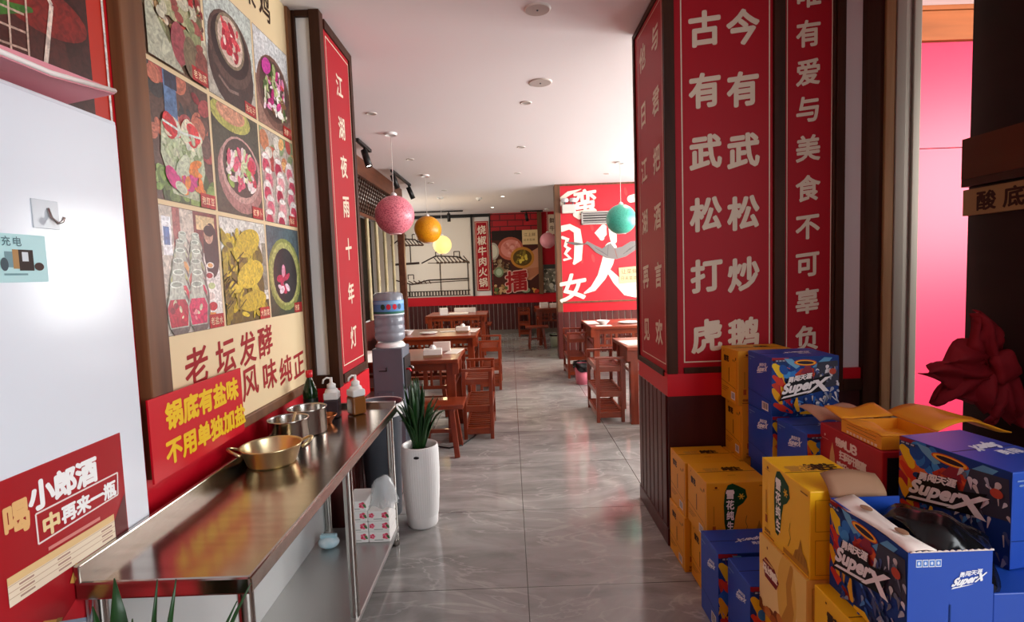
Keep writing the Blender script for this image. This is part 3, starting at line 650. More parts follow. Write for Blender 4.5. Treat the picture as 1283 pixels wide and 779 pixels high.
# ------------------------------------------------------------------ steel counter and what stands on it
t = thing('steel_counter', 'long stainless steel worktable along the red wall with a low shelf', 'worktable', (-.84, 2.0, 0))
g = G().box(-1.044, -.632, 1.205, 2.835, .715, .76)
g.build('worktop', STEELB, t, .006)
g = G().box(-1.045, -1.03, 1.205, 2.835, .755, .80); g.box(-1.034, -.635, 2.818, 2.836, .755, .782); g.build('upstand', STEEL, t, .003)
for (x, y) in ((-.665, 1.24), (-1.02, 1.24), (-.665, 2.05), (-.665, 2.79), (-1.02, 2.79)):
    g = G().lathe([(.019, .03), (.019, .716)], (x, y, 0), 20); g.lathe([(.012, 0), (.022, .004), (.022, .03)], (x, y, 0), 16); g.build('leg', STEEL, t)
G().box(-1.04, -.645, 1.23, 2.81, .075, .10).build('shelf', STEELD, t, .005)
G().box(-1.043, -1.037, 1.23, 2.81, .10, .715).build('back_sheet', mat('pale_steel_sheet', '#c9cbca', .4, .3), t)

def pan(c, r0, r1, h, n=48, t_=.003):
    return G().lathe([(1e-4, 0), (r0 * .93, 0), (r0, .008), (r1, h - .004), (r1 + .004, h), (r1 - .001, h + .001), (r1 - t_, h - .006), (r0 - t_, .012), (r0 * .9, .005), (1e-4, .004)], c, n)
t = thing('cooking_pot', 'shallow pale gold pot with two loop handles on the steel counter', 'pot', (-.925, 1.985, .76))
pan((-.925, 1.985, .76), .088, .108, .072).build('body', GOLD, t)
for sg in (-1, 1):
    a_ = .45 + (PI if sg < 0 else 0); cx, cy = -.925, 1.985; ca, sa = math.cos(a_), math.sin(a_); pts = []
    for k in range(13):
        th = -PI / 2 + PI * k / 12; d_ = .104 + .042 * math.cos(th); l_ = .038 * math.sin(th)
        pts.append((cx + ca * d_ - sa * l_, cy + sa * d_ + ca * l_, .76 + .055 + .022 * math.cos(th)))
    h_ = G().tube(pts, .0055, 10); h_.build('handle', GOLD, t)
    for l_ in (-.038, .038): pass
for nm, c, r, h, lab in (('steel_pot', (-.945, 2.195, .76), .080, .115, 'plain cylindrical stainless pot holding a ladle, next to the gold pot'), ('steel_pot', (-.935, 2.375, .76), .083, .115, 'plain cylindrical stainless pot standing by the dark soy sauce bottle')):
    t = thing(nm, lab, 'pot', c, 0, 'steel pots on the counter'); pan(c, r, r, h).build('body', STEEL, t)
t = thing('ladle', 'pale wooden ladle leaning in the steel pot', 'ladle', (-.945, 2.195, .766))
G().tube([(-.97, 2.21, .772), (-.935, 2.19, .83), (-.90, 2.165, .905)], [.006, .0055, .005], 8).build('handle', mat('pale_ladle_wood', '#c8a878', .5), t)
G().ell((-.972, 2.211, .776), .022, .022, .009).build('bowl', mat('pale_ladle_wood', '#c8a878', .5), t)
c = (-.905, 2.52, .76); t = thing('bowl', 'small copper coloured bowl behind the steel pots', 'bowl', c)
pan(c, .03, .05, .04).build('body', COPPER, t)
c = (-1.0, 2.595, .76); t = thing('soy_sauce_bottle', 'dark soy sauce bottle with a red cap at the back of the counter', 'bottle', c)
G().lathe([(1e-4, 0), (.032, 0), (.035, .006), (.035, .135), (.031, .16), (.017, .195), (.013, .205), (.013, .22)], c, 28).build('bottle', GLASSG, t)
G().lathe([(.0355, .03), (.0355, .11)], c, 28).build('paper_label', mat('black_green_paper', '#141c16', .4), t)
G().lathe([(1e-4, .245), (.016, .244), (.016, .212), (.0135, .21)], c, 20).build('cap', mat('red_plastic', '#d0202a', .35), t)
def squeeze_bottle(c, rz, liquid, lab):
    t = thing('sauce_dispenser', lab, 'sauce bottle', c, rz, 'white topped sauce dispensers')
    M_ = WM[t]
    def W(g_): g_.v = [M_ @ v for v in g_.v]; return g_
    W(G().box(-.036, .036, -.036, .036, .002, .092)).build('liquid_body', liquid, t, .008, segs=3)
    W(G().box(-.0355, .0355, -.0355, .0355, .092, .128)).build('clear_body', mat('milky_plastic', '#dcdcda', .3), t, .008, segs=3)
    W(G().lathe([(.034, .128), (.028, .142), (.017, .146), (.021, .147), (.021, .166), (.013, .170), (.007, .175), (.007, .20), (1e-4, .2)], (0, 0, 0), 22)).build('pump_cap', WPLAST, t)
    W(G().tube([(-.0, 0, .195), (-.02, -.003, .2), (-.036, -.004, .19), (-.04, -.004, .172)], .0045, 8)).build('nozzle', WPLAST, t)
squeeze_bottle((-.905, 2.625, .76), .12, mat('dark_sauce', '#3a3034', .25), 'white topped sauce dispenser filled with near black sauce')
squeeze_bottle((-.80, 2.675, .76), .78, mat('brown_sauce', '#7a4a20', .25), 'white topped sauce dispenser filled with brown sauce')

# below the counter
def tissue(i, k, z):
    x0, y0 = -.875 + i * .112, 2.63
    t = thing('tissue_pack', ('white tissue pack with pink flowers, %s of the pile under the counter' % ('%s row, %s' % (('bottom', 'second', 'third')[k], ('left pack', 'right pack')[i]) if k < 3 else 'single pack on top')), 'tissue pack', (x0 + .058, y0 + .1, z), 0, 'tissue packs under the counter')
    G().box(x0, x0 + .11, y0, y0 + .17, z, z + .054).build('pack', mat('white_paper_wrap', '#efece8', .45), t, .006)
    a = Art((x0, y0, z), UX, UZ)
    for u, r in ((.088, .014), (.02, .011)):
        for q in range(5): a.ell(u + r * .7 * math.cos(q * 1.257), .033 + r * .7 * math.sin(q * 1.257), r * .62, r * .5, '#d8405c' if q % 2 else '#e87088')
    a.ell(.1, .03, .006, .012, '#4a7a4a', .6); a.rect(.03, .012, .075, .016, '#9aa09a'); a.build('print', t)
for k in range(3):
    for i in range(2): tissue(i, k, .10 + k * .055)
tissue(0, 3, .10 + 3 * .055)
t = thing('plastic_bag', 'clear crumpled plastic bag draped over the tissue packs', 'bag', (-.76, 2.68, .28))
g = G(); rows = []
for i in range(9):
    r = []
    for j in range(9):
        u, v = i / 8, j / 8; r.append((-.77 + u * .14 + .008 * math.sin(9 * v + 4 * u), 2.66 + v * .12 + .01 * math.sin(7 * u + 3 * v), .268 + .15 * math.sin(PI * u) ** .6 * math.sin(PI * min(1, v * 1.0)) ** .6 + .008 * math.sin(11 * u + 13 * v)))
    rows.append(r)
g.sheet(rows, 9, .0015); g.build('film', mat('clear_film', '#e4e8ea', .15, alpha=.32), t)
t = thing('bag', 'small pale blue and white packet on the low shelf of the counter', 'packet', (-.955, 2.6, .1))
G().ell((-.955, 2.6, .128), .052, .045, .03, 20).build('pouch', mat('white_blue_film', '#dfe8ec', .3, noise=('#9cc4d0', (16, 16, 16), .2)), t)
G().box(-.995, -.915, 2.588, 2.612, .15, .168).build('top_seal', mat('pale_blue_film', '#a8ccd6', .3), t, .003)
t = thing('waste_bin', 'tall grey plastic bin with a white liner beyond the steel counter', 'bin', (-.815, 3.2, 0))
g = G().lathe([(1e-4, 0), (.10, 0), (.13, .66), (.138, .665), (.138, .69), (.13, .69), (.126, .66), (.098, .02), (1e-4, .02)], (-.815, 3.2, 0), 28); g.build('bucket', GREY, t)
g = G().lathe([(.128, .672), (.142, .694), (.144, .67), (.143, .62)], (-.815, 3.2, 0), 28); g.build('liner', mat('white_film', '#dcdcdc', .3), t)

# plants
def leaf(g, base, tip, wd, bend, n=8, fold=.25):
    b, p = Vector(base), Vector(tip); d = p - b; s_ = d.cross(Vector((0, 0, 1))); s_ = s_.normalized() if s_.length > 1e-4 else Vector((1, 0, 0)); out = Vector((d.x, d.y, 0)); rows = []
    up = s_.cross(d).normalized()
    for i in range(n + 1):
        u = i / n; c_ = b + d * u + Vector((0, 0, 1)) * bend * math.sin(PI * u) ; w_ = wd * (math.sin(PI * min(1, .12 + u * .88)) ** .7) * (1 if u < .97 else .2) + .0015
        rows.append([c_ - s_ * w_ / 2 + up * w_ * fold, c_, c_ + s_ * w_ / 2 + up * w_ * fold])
    g.sheet(rows, 3, .002); return g
c = (-.555, 3.03, 0)
t = thing('planter', 'tall ribbed white planter beyond the end of the steel counter', 'planter', c)
g = G(); n = 64; prof = [(1e-4, 0), (.08, 0), (.088, .012), (.092, .07)]; g.lathe(prof, c, 48)
vs = []; hs = [.07, .2, .33, .45, .475]; rs = [.092, .102, .107, .105, .103]
for z, r in zip(hs, rs):
    for i in range(144):
        a_ = 2 * PI * i / 144; rr = r + (.0022 if i % 3 == 0 else -.001) * (1 if z < .455 else 0); vs.append((c[0] + rr * math.cos(a_), c[1] + rr * math.sin(a_), z))
g.add(vs, [(q * 144 + i, q * 144 + (i + 1) % 144, (q + 1) * 144 + (i + 1) % 144, (q + 1) * 144 + i) for q in range(4) for i in range(144)], 0, None, True)
g.lathe([(.103, .475), (.098, .478), (.094, .465), (.092, .42)], c, 48); g.build('pot', mat('white_ribbed_ceramic', '#f0eeec', .35), t)
G().lathe([(1e-4, .43), (.093, .43)], c, 32).build('soil', mat('dark_soil', '#241a14', .9), t)
g = G().ell((0, 0, 0), .016, .004, .008, 20); g.v = [Vector((c[0] - .002, c[1] - .107, .43)) + v for v in g.v]; g.build('badge', BLACK, t)
t = thing('sword_leaf_plant', 'dark green plant with arching sword leaves growing from the white planter', 'plant', (c[0], c[1], .45))
rnd = random.Random(3); g = G()
for i in range(44):
    a_ = rnd.uniform(0, 2 * PI); r = rnd.uniform(.03, .20); h_ = rnd.uniform(.14, .36) * (1.25 - r * 2)
    leaf(g, (c[0] + .03 * math.cos(a_), c[1] + .03 * math.sin(a_), .45), (c[0] + (r + .02) * math.cos(a_) * .85 - .01, c[1] + r * math.sin(a_) * .6 + .02, .47 + h_), rnd.uniform(.018, .03), .06 * r / .2)
for i in range(5): leaf(g, (c[0] - .04, c[1] + .02, .45), (c[0] - .075 + .02 * i, c[1] + .02, .80 + .03 * (i % 3)), .028, .0)
g.build('leaves', LEAF, t)
# plant at the near end of the counter
c = (-.80, 1.02, 0); t = thing('floor_pot', 'terracotta pot on the floor at the near end of the steel counter', 'pot', c)
G().lathe([(1e-4, 0), (.10, 0), (.14, .26), (.15, .27), (.15, .30), (.135, .30), (.13, .26), (1e-4, .26)], c, 32).build('pot', mat('terracotta', '#8a4a34', .7), t)
t = thing('potted_plant', 'dark green strap leaf plant whose tips rise before the near end of the counter', 'plant', (c[0], c[1], .26)); g = G()
for tip, wd in [((p_[0], p_[1], p_[2] + .035), w_ * 1.15) for p_, w_ in (((-.835, 1.06, .815), .045), ((-.74, 1.05, .815), .04), ((-.695, 1.04, .82), .035), ((-.55, 1.05, .80), .03), ((-.57, 1.03, .775), .022), ((-.86, 1.03, .775), .04), ((-.79, 1.04, .74), .05), ((-.7, 1.0, .75), .04), ((-.63, 1.0, .72), .03), ((-.9, .98, .72), .05), ((-.85, .93, .68), .05), ((-.72, .92, .66), .05), ((-.95, 1.08, .7), .04))]:
    leaf(g, (c[0] + (tip[0] - c[0]) * .15, c[1] + (tip[1] - c[1]) * .15, .255), tip, wd, .05 if tip[0] > -.66 else .0)
g.build('leaves', LEAF, t)

# water dispenser
t = thing('water_dispenser', 'grey floor standing water dispenser past the left column', 'water dispenser', (-.96, 4.22, 0))
G().box(-1.08, -.845, 4.08, 4.36, 0, .895).build('cabinet', mat('slate_grey_plastic', '#5c636e', .4), t, .008)
G().box(-1.05, -.93, 4.072, 4.08, .16, .56).build('door', mat('slate_grey_door', '#565d68', .4), t, .004)
G().box(-1.03, -.97, 4.068, 4.08, .72, .726).box(-.976, -.97, 4.068, 4.08, .72, .75).build('drawer_grip', BLACK, t)
G().box(-.845, -.835, 4.10, 4.34, .56, .82).build('tap_bay', BLACK, t, .003)
for k, y in enumerate((4.16, 4.27)): G().tube([(-.835, y, .72), (-.81, y, .72), (-.80, y, .70)], .009, 8).build('tap', STEEL if k else mat('red_plastic', '#d0202a', .35), t)
G().lathe([(.115, .895), (.12, .905), (.10, .93), (.05, .935)], (-.965, 4.22, 0), 36).build('collar', WPLAST, t)
t = thing('water_bottle', 'large clear blue grey water bottle upside down on the dispenser', 'water bottle', (-.965, 4.22, .905))
p = [(.03, .91), (.04, .925), (.10, .945), (.118, .965)]
for z in (1.0, 1.06, 1.12): p += [(.118, z), (.113, z + .008), (.118, z + .016)]
p += [(.118, 1.28), (.112, 1.31), (.09, 1.325), (1e-4, 1.33)]
G().lathe(p, (-.965, 4.22, 0), 40).build('bottle', mat('clear_blue_grey_plastic', '#8f97a2', .12, alpha=.72), t)
g = G(); a = Art((0, 0, 0), UX, UZ)
lab_ = [('#5a92c8', 0, 1), ('#8ab8dc', .75, .95), ('#2e6a5a', .0, .25), ('#d8e4ea', 0, .09)]
for cc, v0, v1 in lab_:
    vs = []; fs = []
    for i in range(41):
        a_ = -PI * .98 + PI * 1.3 * i / 40; r = .1195 + .0002 * lab_.index((cc, v0, v1))
        for v in (v0, v1): vs.append((-.965 + r * math.cos(a_), 4.22 + r * math.sin(a_), 1.15 + .115 * v))
    for i in range(40): fs.append((2 * i, 2 * i + 2, 2 * i + 3, 2 * i + 1))
    g.add(vs, fs, 0, lin(cc), True)
for a0, cc in ((-1.35, '#c8283a'), (-.95, '#c8283a'), (-1.72, '#2a4a3a'), (-.6, '#2e4a6a')):
    vs = [];
    for q in range(14):
        th = 2 * PI * q / 14; a_ = a0 + .15 * math.cos(th); vs.append((-.965 + .121 * math.cos(a_), 4.22 + .121 * math.sin(a_), 1.215 + .022 * math.sin(th)))
    g.add(vs, [tuple(range(14))], 0, lin(cc))
g.build('paper_label', INK, t)
t = thing('power_cord', 'thin black cord lying on the floor behind the white planter', 'cord', (-.5, 4.3, 0))
G().tube([(-.83, 4.40, .006), (-.70, 4.44, .006), (-.55, 4.36, .006), (-.45, 4.42, .006), (-.36, 4.66, .006), (-.33, 4.9, .006)], .006, 8).build('cord', BLACK, t)

# ------------------------------------------------------------------ dining furniture
def make_table(label, x0, x1, y0, y1, cut=True):
    """table with an openwork skirt; built in place"""
    t = thing('dining_table', label, 'table', ((x0 + x1) / 2, (y0 + y1) / 2, 0), 0, 'dining tables')
    G().box(x0, x1, y0, y1, .695, .73).build('tabletop', TWOOD, t, .006)
    i = .035; e = .075
    for x in (x0 + i, x1 - i - e):
        for y in (y0 + i, y1 - i - e): G().box(x, x + e, y, y + e, 0, .695).build('leg', TWOODV, t, .004)
    g = G()
    for y in (y0 + i + .012, y1 - i - .034):
        g.box(x0 + i + e, x1 - i - e, y, y + .022, .63, .695); g.box(x0 + i + e, x1 - i - e, y, y + .022, .47, .50)
        n = 5; st = (x1 - x0 - 2 * (i + e)) / n
        for k in range(1, n):
            x = x0 + i + e + k * st; g.box(x - .018, x + .018, y, y + .022, .5, .63)
        for k in range(n):                                          # scroll brackets in the openings
            x = x0 + i + e + (k + .5) * st
            if k % 2 == 0: g.box(x - .05, x - .03, y, y + .022, .5, .63); g.box(x + .03, x + .05, y, y + .022, .5, .63); g.box(x - .03, x + .03, y, y + .022, .555, .58)
    for x in (x0 + i + .012, x1 - i - .034):
        g.box(x, x + .022, y0 + i + e, y1 - i - e, .55, .695); g.box(x, x + .022, y0 + i + e, y1 - i - e, .47, .50)
    g.build('skirt', TWOOD, t, .003)
    g = G()
    for y in (y0 + .005, y1 - .02):
        for x in (x0, x1 - .05): g.box(x, x + .05, y, y + .015, .60, .695)
    g.build('corner_bracket', TWOODV, t)
    return t
make_table('red brown dining table at the left, nearest to the water dispenser', -1.58, -.46, 4.48, 5.20)
make_table('red brown dining table in the left row, second from the water dispenser', -1.58, -.41, 6.2, 7.12)
make_table('red brown dining table in the left row, farthest from the water dispenser', -1.5, -.42, 9.3, 10.25)
make_table('dining table on the right whose near corner shows beside the red column', 1.05, 2.3, 4.82, 5.52)
make_table('orange lit dining table on the right in front of the mural wall', 1.0, 2.3, 6.64, 7.6)
make_table('red brown dining table at the far right behind the mural corner', .50, 1.6, 10.3, 11.2)
# slatted three tier dish racks
def make_rack(label, loc):
    t = thing('dish_rack', label, 'rack', (0, 0, 0), 0, 'slatted wooden dish racks beside the tables'); W_, D_ = .265, .60
    for x in (0, W_ - .032):
        for y in (0, D_ - .032): G().box(x, x + .032, y, y + .032, 0, .60).build('post', TWOODV, t, .003)
    for y in (0, D_ - .03): G().box(-.004, W_ + .004, y - .002, y + .034, .60, .622).build('top_rail', TWOOD, t, .003)
    for z in (.515, .275, .075):
        g = G()
        for y in (.004, D_ - .026): g.box(.032, W_ - .032, y, y + .022, z - .03, z + .02)
        for x in (.005, W_ - .027): g.box(x, x + .022, .032, D_ - .032, z - .03, z + .02)
        n = 8
        for k in range(n): y = .05 + k * (D_ - .13) / (n - 1); g.box(.027, W_ - .027, y, y + .032, z + .002, z + .014)
        g.build('slatted_tier', TWOOD, t, .002)
    t.location = loc; t['label'] = label; WM[t] = Matrix.Translation(loc); return t
rk = make_rack('slatted three tier dish rack at the end of the near left table', (-.445, 4.58, 0))
GR = 'slatted wooden dish racks beside the tables'
dup(rk, (-.405, 6.52, 0), 0, 'slatted three tier dish rack at the end of the second left table', GR)
dup(rk, (.782, 4.95, 0), 0, 'slatted three tier dish rack beside the near right table', GR)
dup(rk, (.742, 7.06, 0), 0, 'orange lit dish rack against the grooved wall below the mural', GR)
dup(rk, (.17, 11.9, 0), 0, 'small looking dish rack close to the back wall beside the far right table', GR)
def make_bench(label, x0, x1, y0, y1, z=.42):
    t = thing('bench', label, 'bench', ((x0 + x1) / 2, (y0 + y1) / 2, 0), 0, 'wooden benches')
    G().box(x0, x1, y0, y1, z - .035, z).build('seat', TWOOD, t, .005)
    ym = (y0 + y1) / 2; hy = (y1 - y0) / 2
    for x, sx in ((x0 + .1, -1), (x1 - .1, 1)):
        for sy in (-1, 1):
            G().bar((x, ym + sy * hy * .62, z - .035), (x + sx * .04, ym + sy * hy * 1.0, 0), .045, .04, 0, (1, 0, 0)).build('leg', TWOODV, t, .003)
    g = G()
    for x in (x0 + .1, x1 - .1): g.box(x - .012, x + .012, ym - hy * .6, ym + hy * .6, z - .1, z - .035)
    g.box(x0 + .1, x1 - .1, ym - .012, ym + .012, .16, .19); g.build('stretcher', TWOODV, t)
    return t
make_bench('orange wooden bench in front of the near left table', -.80, -.40, 4.14, 4.44)
make_bench('wooden bench seen through the opening behind the near left table', -1.4, -.62, 5.36, 5.64)
make_bench('wooden bench behind the second left table', -1.4, -.62, 7.3, 7.58)
make_bench('wooden bench with splayed legs at the aisle end of the far left table', -.86, -.40, 10.75, 11.3)
make_bench('wooden bench with splayed legs before the far right table', .27, .70, 9.9, 10.2)
make_bench('wooden bench under the edge of the near right table beside the column', 1.14, 2.1, 4.42, 4.70)
# things on the tables
PAPER = mat('white_menu_paper', '#ece6dc', .5)
def card(name, label, x, y, w_, d_, h_, rz=0, z=.73, m=PAPER, cat='menu'):
    t = thing(name, label, cat, (x, y, z), rz); M_ = WM[t]; g = G().box(-w_ / 2, w_ / 2, -d_ / 2, d_ / 2, 0, h_); g.v = [M_ @ v for v in g.v]; g.build('sheet' if h_ < .02 else 'box', m, t, min(.004, h_ / 4)); return t, M_
def tissue_box(x, y, label, rz=0, m=None):
    t, M_ = card('tissue_box', label, x, y, .16, .12, .07, rz, .73, m or mat('white_card_box', '#e8e2da', .5), 'tissue box')
    g = G().lathe([(.02, .07), (.03, .085), (.012, .105), (1e-4, .1)], (0, 0, 0), 10); g.v = [M_ @ v for v in g.v]; g.build('tissue', mat('tissue_paper', '#f4f2ee', .7), t)
    g = G().box(-.081, .081, -.061, .061, 0, .022); g.v = [M_ @ v for v in g.v]; g.build('wooden_base', KRAFT, t)
def bowl(x, y, label, r=.07):
    t = thing('bowl', label, 'bowl', (x, y, .73)); pan((x, y, .73), r * .5, r, .055, 28).build('body', WPLAST, t)
def plate(x, y, label, r=.11):
    t = thing('plate', label, 'plate', (x, y, .73)); G().lathe([(1e-4, 0), (r * .6, 0), (r, .014), (r, .018), (r * .6, .006), (1e-4, .005)], (x, y, .73), 28).build('body', WPLAST, t)
tissue_box(-.70, 4.68, 'tissue box on the near left table', .1)
card('menu_sheet', 'white menu sheet lying at the aisle end of the near left table', -.54, 4.95, .12, .3, .003, -.15)
card('menu_stand', 'white printed card standing behind the tissue box on the near left table', -.66, 5.0, .16, .03, .09, .05, .73, mat('pinkish_print_card', '#ecd8cc', .5))
t = thing('tongs', 'black tongs lying on the near left table next to the dispenser', 'tongs', (-1.02, 4.8, .735)); G().tube([(-1.12, 4.72, .737), (-1.05, 4.78, .742), (-.94, 4.82, .737)], .006, 6).build('arm', BLACK, t); G().tube([(-1.12, 4.72, .739), (-1.06, 4.80, .742), (-.94, 4.835, .737)], .006, 6).build('arm', BLACK, t)
tissue_box(-.60, 6.6, 'tissue box at the aisle end of the second left table', -.1)
bowl(-1.27, 6.5, 'white bowl at the wall end of the second left table', .08)
plate(-1.02, 6.55, 'white plate in the middle of the second left table'); card('menu_sheet', 'white menu sheet at the corner of the second left table', -.49, 6.75, .13, .4, .003, -.1); card('menu_sheet', 'white menu sheet in the middle of the second left table', -.8, 6.72, .2, .14, .003, .3)
card('napkin_box', 'white cube box on the far left table', -1.2, 9.55, .14, .14, .12, .2, .73, PAPER, 'napkin box'); card('menu_sheet', 'white menu sheets spread on the far left table', -.95, 9.7, .35, .3, .012, 0); card('menu_folder', 'white upright menu folder on the far left table', -.85, 9.95, .4, .03, .09, 0)
card('menu_sheet', 'white menu sheet at the corner of the near right table', 1.17, 5.1, .2, .35, .003, .08)
t = thing('condiment_jar', 'small steel topped jar on the near right table', 'jar', (1.225, 4.98, .73)); G().lathe([(1e-4, 0), (.028, 0), (.03, .05), (.026, .06)], (1.225, 4.98, .73), 20).build('jar', mat('pale_jar_glass', '#c8ccc8', .15), t); G().lathe([(.03, .06), (.03, .075), (1e-4, .078)], (1.225, 4.98, .73), 20).build('lid', STEEL, t)
bowl(1.2, 6.9, 'white bowl on the orange lit table by the mural', .085)
card('menu_sheet', 'white menu sheet at the left corner of the orange lit table', 1.09, 7.2, .16, .45, .003, 0); card('menu_sheet', 'white menu sheet at the front edge of the orange lit table', 1.18, 6.76, .2, .12, .003, 0)
plate(1.55, 7.0, 'white plate on the orange lit table', .14)
t = thing('induction_hob', 'dark round hob ring set on the orange lit table', 'hob', (1.85, 7.05, .73)); G().lathe([(1e-4, 0), (.15, 0), (.15, .012), (.14, .014), (1e-4, .014)], (1.85, 7.05, .73), 32).build('glass_disc', mat('grey_hob_glass', '#8a8a88', .1), t)
card('napkin_box', 'white napkin box at the near corner of the far right table', .66, 10.5, .16, .2, .1, 0, .73, PAPER, 'napkin box'); card('menu_folder', 'white menu folder beside the napkin box on the far right table', .88, 10.5, .2, .2, .08, .1)
# bins on the right
c = (.885, 6.72, 0); t = thing('waste_bin', 'pink waste bin lined with a black bag between the right hand racks', 'bin', c)
G().lathe([(1e-4, 0), (.075, 0), (.098, .26), (.094, .26), (.072, .01), (1e-4, .01)], c, 30).build('bucket', mat('pink_plastic', '#e0788a', .35), t)
g = G(); n = 40; vs = []
for k, (r, z) in enumerate(((.092, .22), (.098, .275), (.112, .285), (.118, .24), (.112, .19))):
    for i in range(n):
        a_ = 2 * PI * i / n; rr = r + .008 * math.sin(7 * a_ + k) * (k > 1); vs.append((c[0] + rr * math.cos(a_), c[1] + rr * math.sin(a_), z + (.012 * math.sin(5 * a_ + 2 * k) + .03 * math.sin(a_ * 2 + 1)) * (k > 2)))
g.add(vs, [(q * n + i, q * n + (i + 1) % n, (q + 1) * n + (i + 1) % n, (q + 1) * n + i) for q in range(4) for i in range(n)], 0, None, True); g.build('bag_liner', BLACKP, t)
c = (.83, 10.1, 0); t = thing('waste_bin', 'pale green waste bin under the far right table', 'bin', c)
G().lathe([(1e-4, 0), (.08, 0), (.1, .24), (.095, .24), (.078, .01), (1e-4, .01)], c, 26).build('bucket', mat('pale_green_plastic', '#b8c4a8', .4), t)
G().lathe([(.094, .215), (.103, .25), (.107, .215)], c, 26).build('bag_liner', BLACKP, t)

# ------------------------------------------------------------------ mural wall
t = thing('mural', 'large red mural with giant white brush characters on the far right wall', 'mural', (2.2, 8.70, .93))
G().box(.86, 3.6, 8.69, 8.72, .935, 2.82).build('panel', mat('mural_red', '#cf2030', .4), t)
G().box(.86, 3.6, 8.675, 8.72, .915, .94).box(.86, 3.6, 8.68, 8.72, 2.80, 2.83).build('frame', MWOOD, t)
a = Art((0, 8.69, 0), UX, UZ, step=.00015); WB = '#f2ead8'; a.clip = (.862, .94, 3.6, 2.80)
for k in range(9): a.ell(1.0 + (k * .37) % 1.3, 1.1 + (k * .53) % 1.6, .025, .07, '#d83a3c', .2)
# giant 'person' strokes
a.brush([(1.66, 1.78), (1.60, 1.55), (1.50, 1.32), (1.36, 1.14), (1.22, 1.07)], [.20, .19, .14, .10, .03], WB)
a.brush([(1.60, 1.44), (1.74, 1.26), (1.92, 1.12), (2.06, 1.10)], [.06, .13, .24, .26], WB)
a.brush([(1.55, 2.12), (1.50, 2.02), (1.52, 1.95)], [.10, .20, .08], WB); a.brush([(1.68, 2.1), (1.70, 1.98), (1.71, 1.90)], [.1, .12, .1], WB)
a.brush([(2.0, 2.56), (2.2, 2.60), (2.5, 2.72)], [.12, .13, .05], WB); a.brush([(2.05, 2.30), (2.3, 2.36), (2.5, 2.3)], [.06, .13, .15], WB)
# enclosure character at the left edge
a.brush([(.87, 2.12), (1.0, 2.15), (1.12, 2.08), (1.14, 1.85), (1.12, 1.62), (1.06, 1.56)], [.10, .09, .12, .14, .13, .05], WB)
a.brush([(.88, 1.98), (.96, 1.95), (.92, 1.84), (.98, 1.80), (.92, 1.72), (1.0, 1.64), (.9, 1.62)], [.05, .07, .05, .08, .05, .06, .04], WB)
a.ch('女', 1.03, 1.17, .46, .46, WB, .03, rise=.15); a.ch('蛮', 1.26, 2.54, .40, .40, WB, .03, rise=.12); a.brush([(.88, 2.60), (1.0, 2.68), (1.2, 2.74)], [.06, .07, .01], WB); a.brush([(.88, 2.52), (.93, 2.6)], [.08, .05], WB); a.brush([(1.1, 2.34), (1.16, 2.3)], [.08, .08], WB)
# grey sleeve shape
a.poly([(1.24, 1.87), (1.30, 1.84), (1.42, 1.72), (1.58, 1.63), (1.74, 1.60), (1.9, 1.64), (2.06, 1.74), (2.14, 1.84), (2.12, 1.89), (1.98, 1.88), (1.84, 1.80), (1.72, 1.78), (1.66, 1.86), (1.60, 1.84), (1.52, 1.78), (1.40, 1.84), (1.28, 1.91)], '#7d7876')
a.line([(1.72, 1.78), (1.76, 1.62)], .012, '#8a5a50'); a.line([(1.62, 1.84), (1.6, 1.66)], .008, '#5a5554')
for k in range(3): a.line([(1.40 + k * .05, 1.80 - k * .03), (1.55 + k * .03, 1.70 - k * .02)], .008, '#5a5656'); a.line([(1.86 + k * .05, 1.68 + k * .03), (1.98 + k * .04, 1.78 + k * .02)], .008, '#5a5656')
a.brush([(.95, 1.90), (1.10, 1.87), (1.25, 1.86)], [.02, .05, .01], '#6a6664')
# cream note on the mural
a.poly([(1.78, 1.46), (2.11, 1.48), (2.11, 1.22), (1.79, 1.20)], '#e2c494')
a.row('让菜鲜', 1.86, 1.40, .085, '#6a4a30', bold=0, gap=1.05); a.row('日夫菜花', 1.84, 1.29, .062, '#6a4a30', bold=0, gap=1.1)
for k in range(4): a.ell(2.18, 1.36 - .06 * k, .018, .02, WB)
a.clip = None; a.build('lettering', t, INK_GLOSS)
t = thing('emergency_light', 'white twin head emergency light high on the red mural', 'emergency light', (.99, 8.66, 2.40))
G().box(.88, 1.10, 8.61, 8.684, 2.36, 2.50).build('case', mat('ivory_plastic', '#d4d2ca', .4), t, .01)
for x in (.93, 1.06):
    G().lathe([(1e-4, -.03), (.05, -.03), (.062, 0), (.05, .03), (1e-4, .035)], (x, 8.63, 2.565), 20).build('lamp_head', mat('lamp_head_plastic', '#d8d8d8', .2), t); G().tube([(x, 8.65, 2.5), (x, 8.65, 2.54)], .01, 8).build('neck', GREY, t)
t = thing('vent_grille', 'grey louvred vent grille on the red mural beside the green globe lamp', 'vent', (1.41, 8.66, 2.27))
g = G(); x0, x1, z0, z1 = 1.19, 1.70, 2.17, 2.38
for r in ((x0, x1, z0, z0 + .025), (x0, x1, z1 - .025, z1), (x0, x0 + .025, z0, z1), (x1 - .025, x1, z0, z1)): g.box(r[0], r[1], 8.645, 8.684, r[2], r[3])
g.build('frame', mat('vent_grey', '#b0aca8', .4), t, .003)
G().box(x0 + .02, x1 - .02, 8.675, 8.683, z0 + .02, z1 - .02).build('dark_back', mat('vent_shadow', '#332e2e', .7), t)
g = G()
for k in range(4): g.bar((x0 + .02, 8.665, z0 + .045 + k * .04), (x1 - .02, 8.665, z0 + .045 + k * .04), .022, .006, 0, (0, .7, .7))
g.build('louvres', mat('vent_grey', '#b0aca8', .4), t)

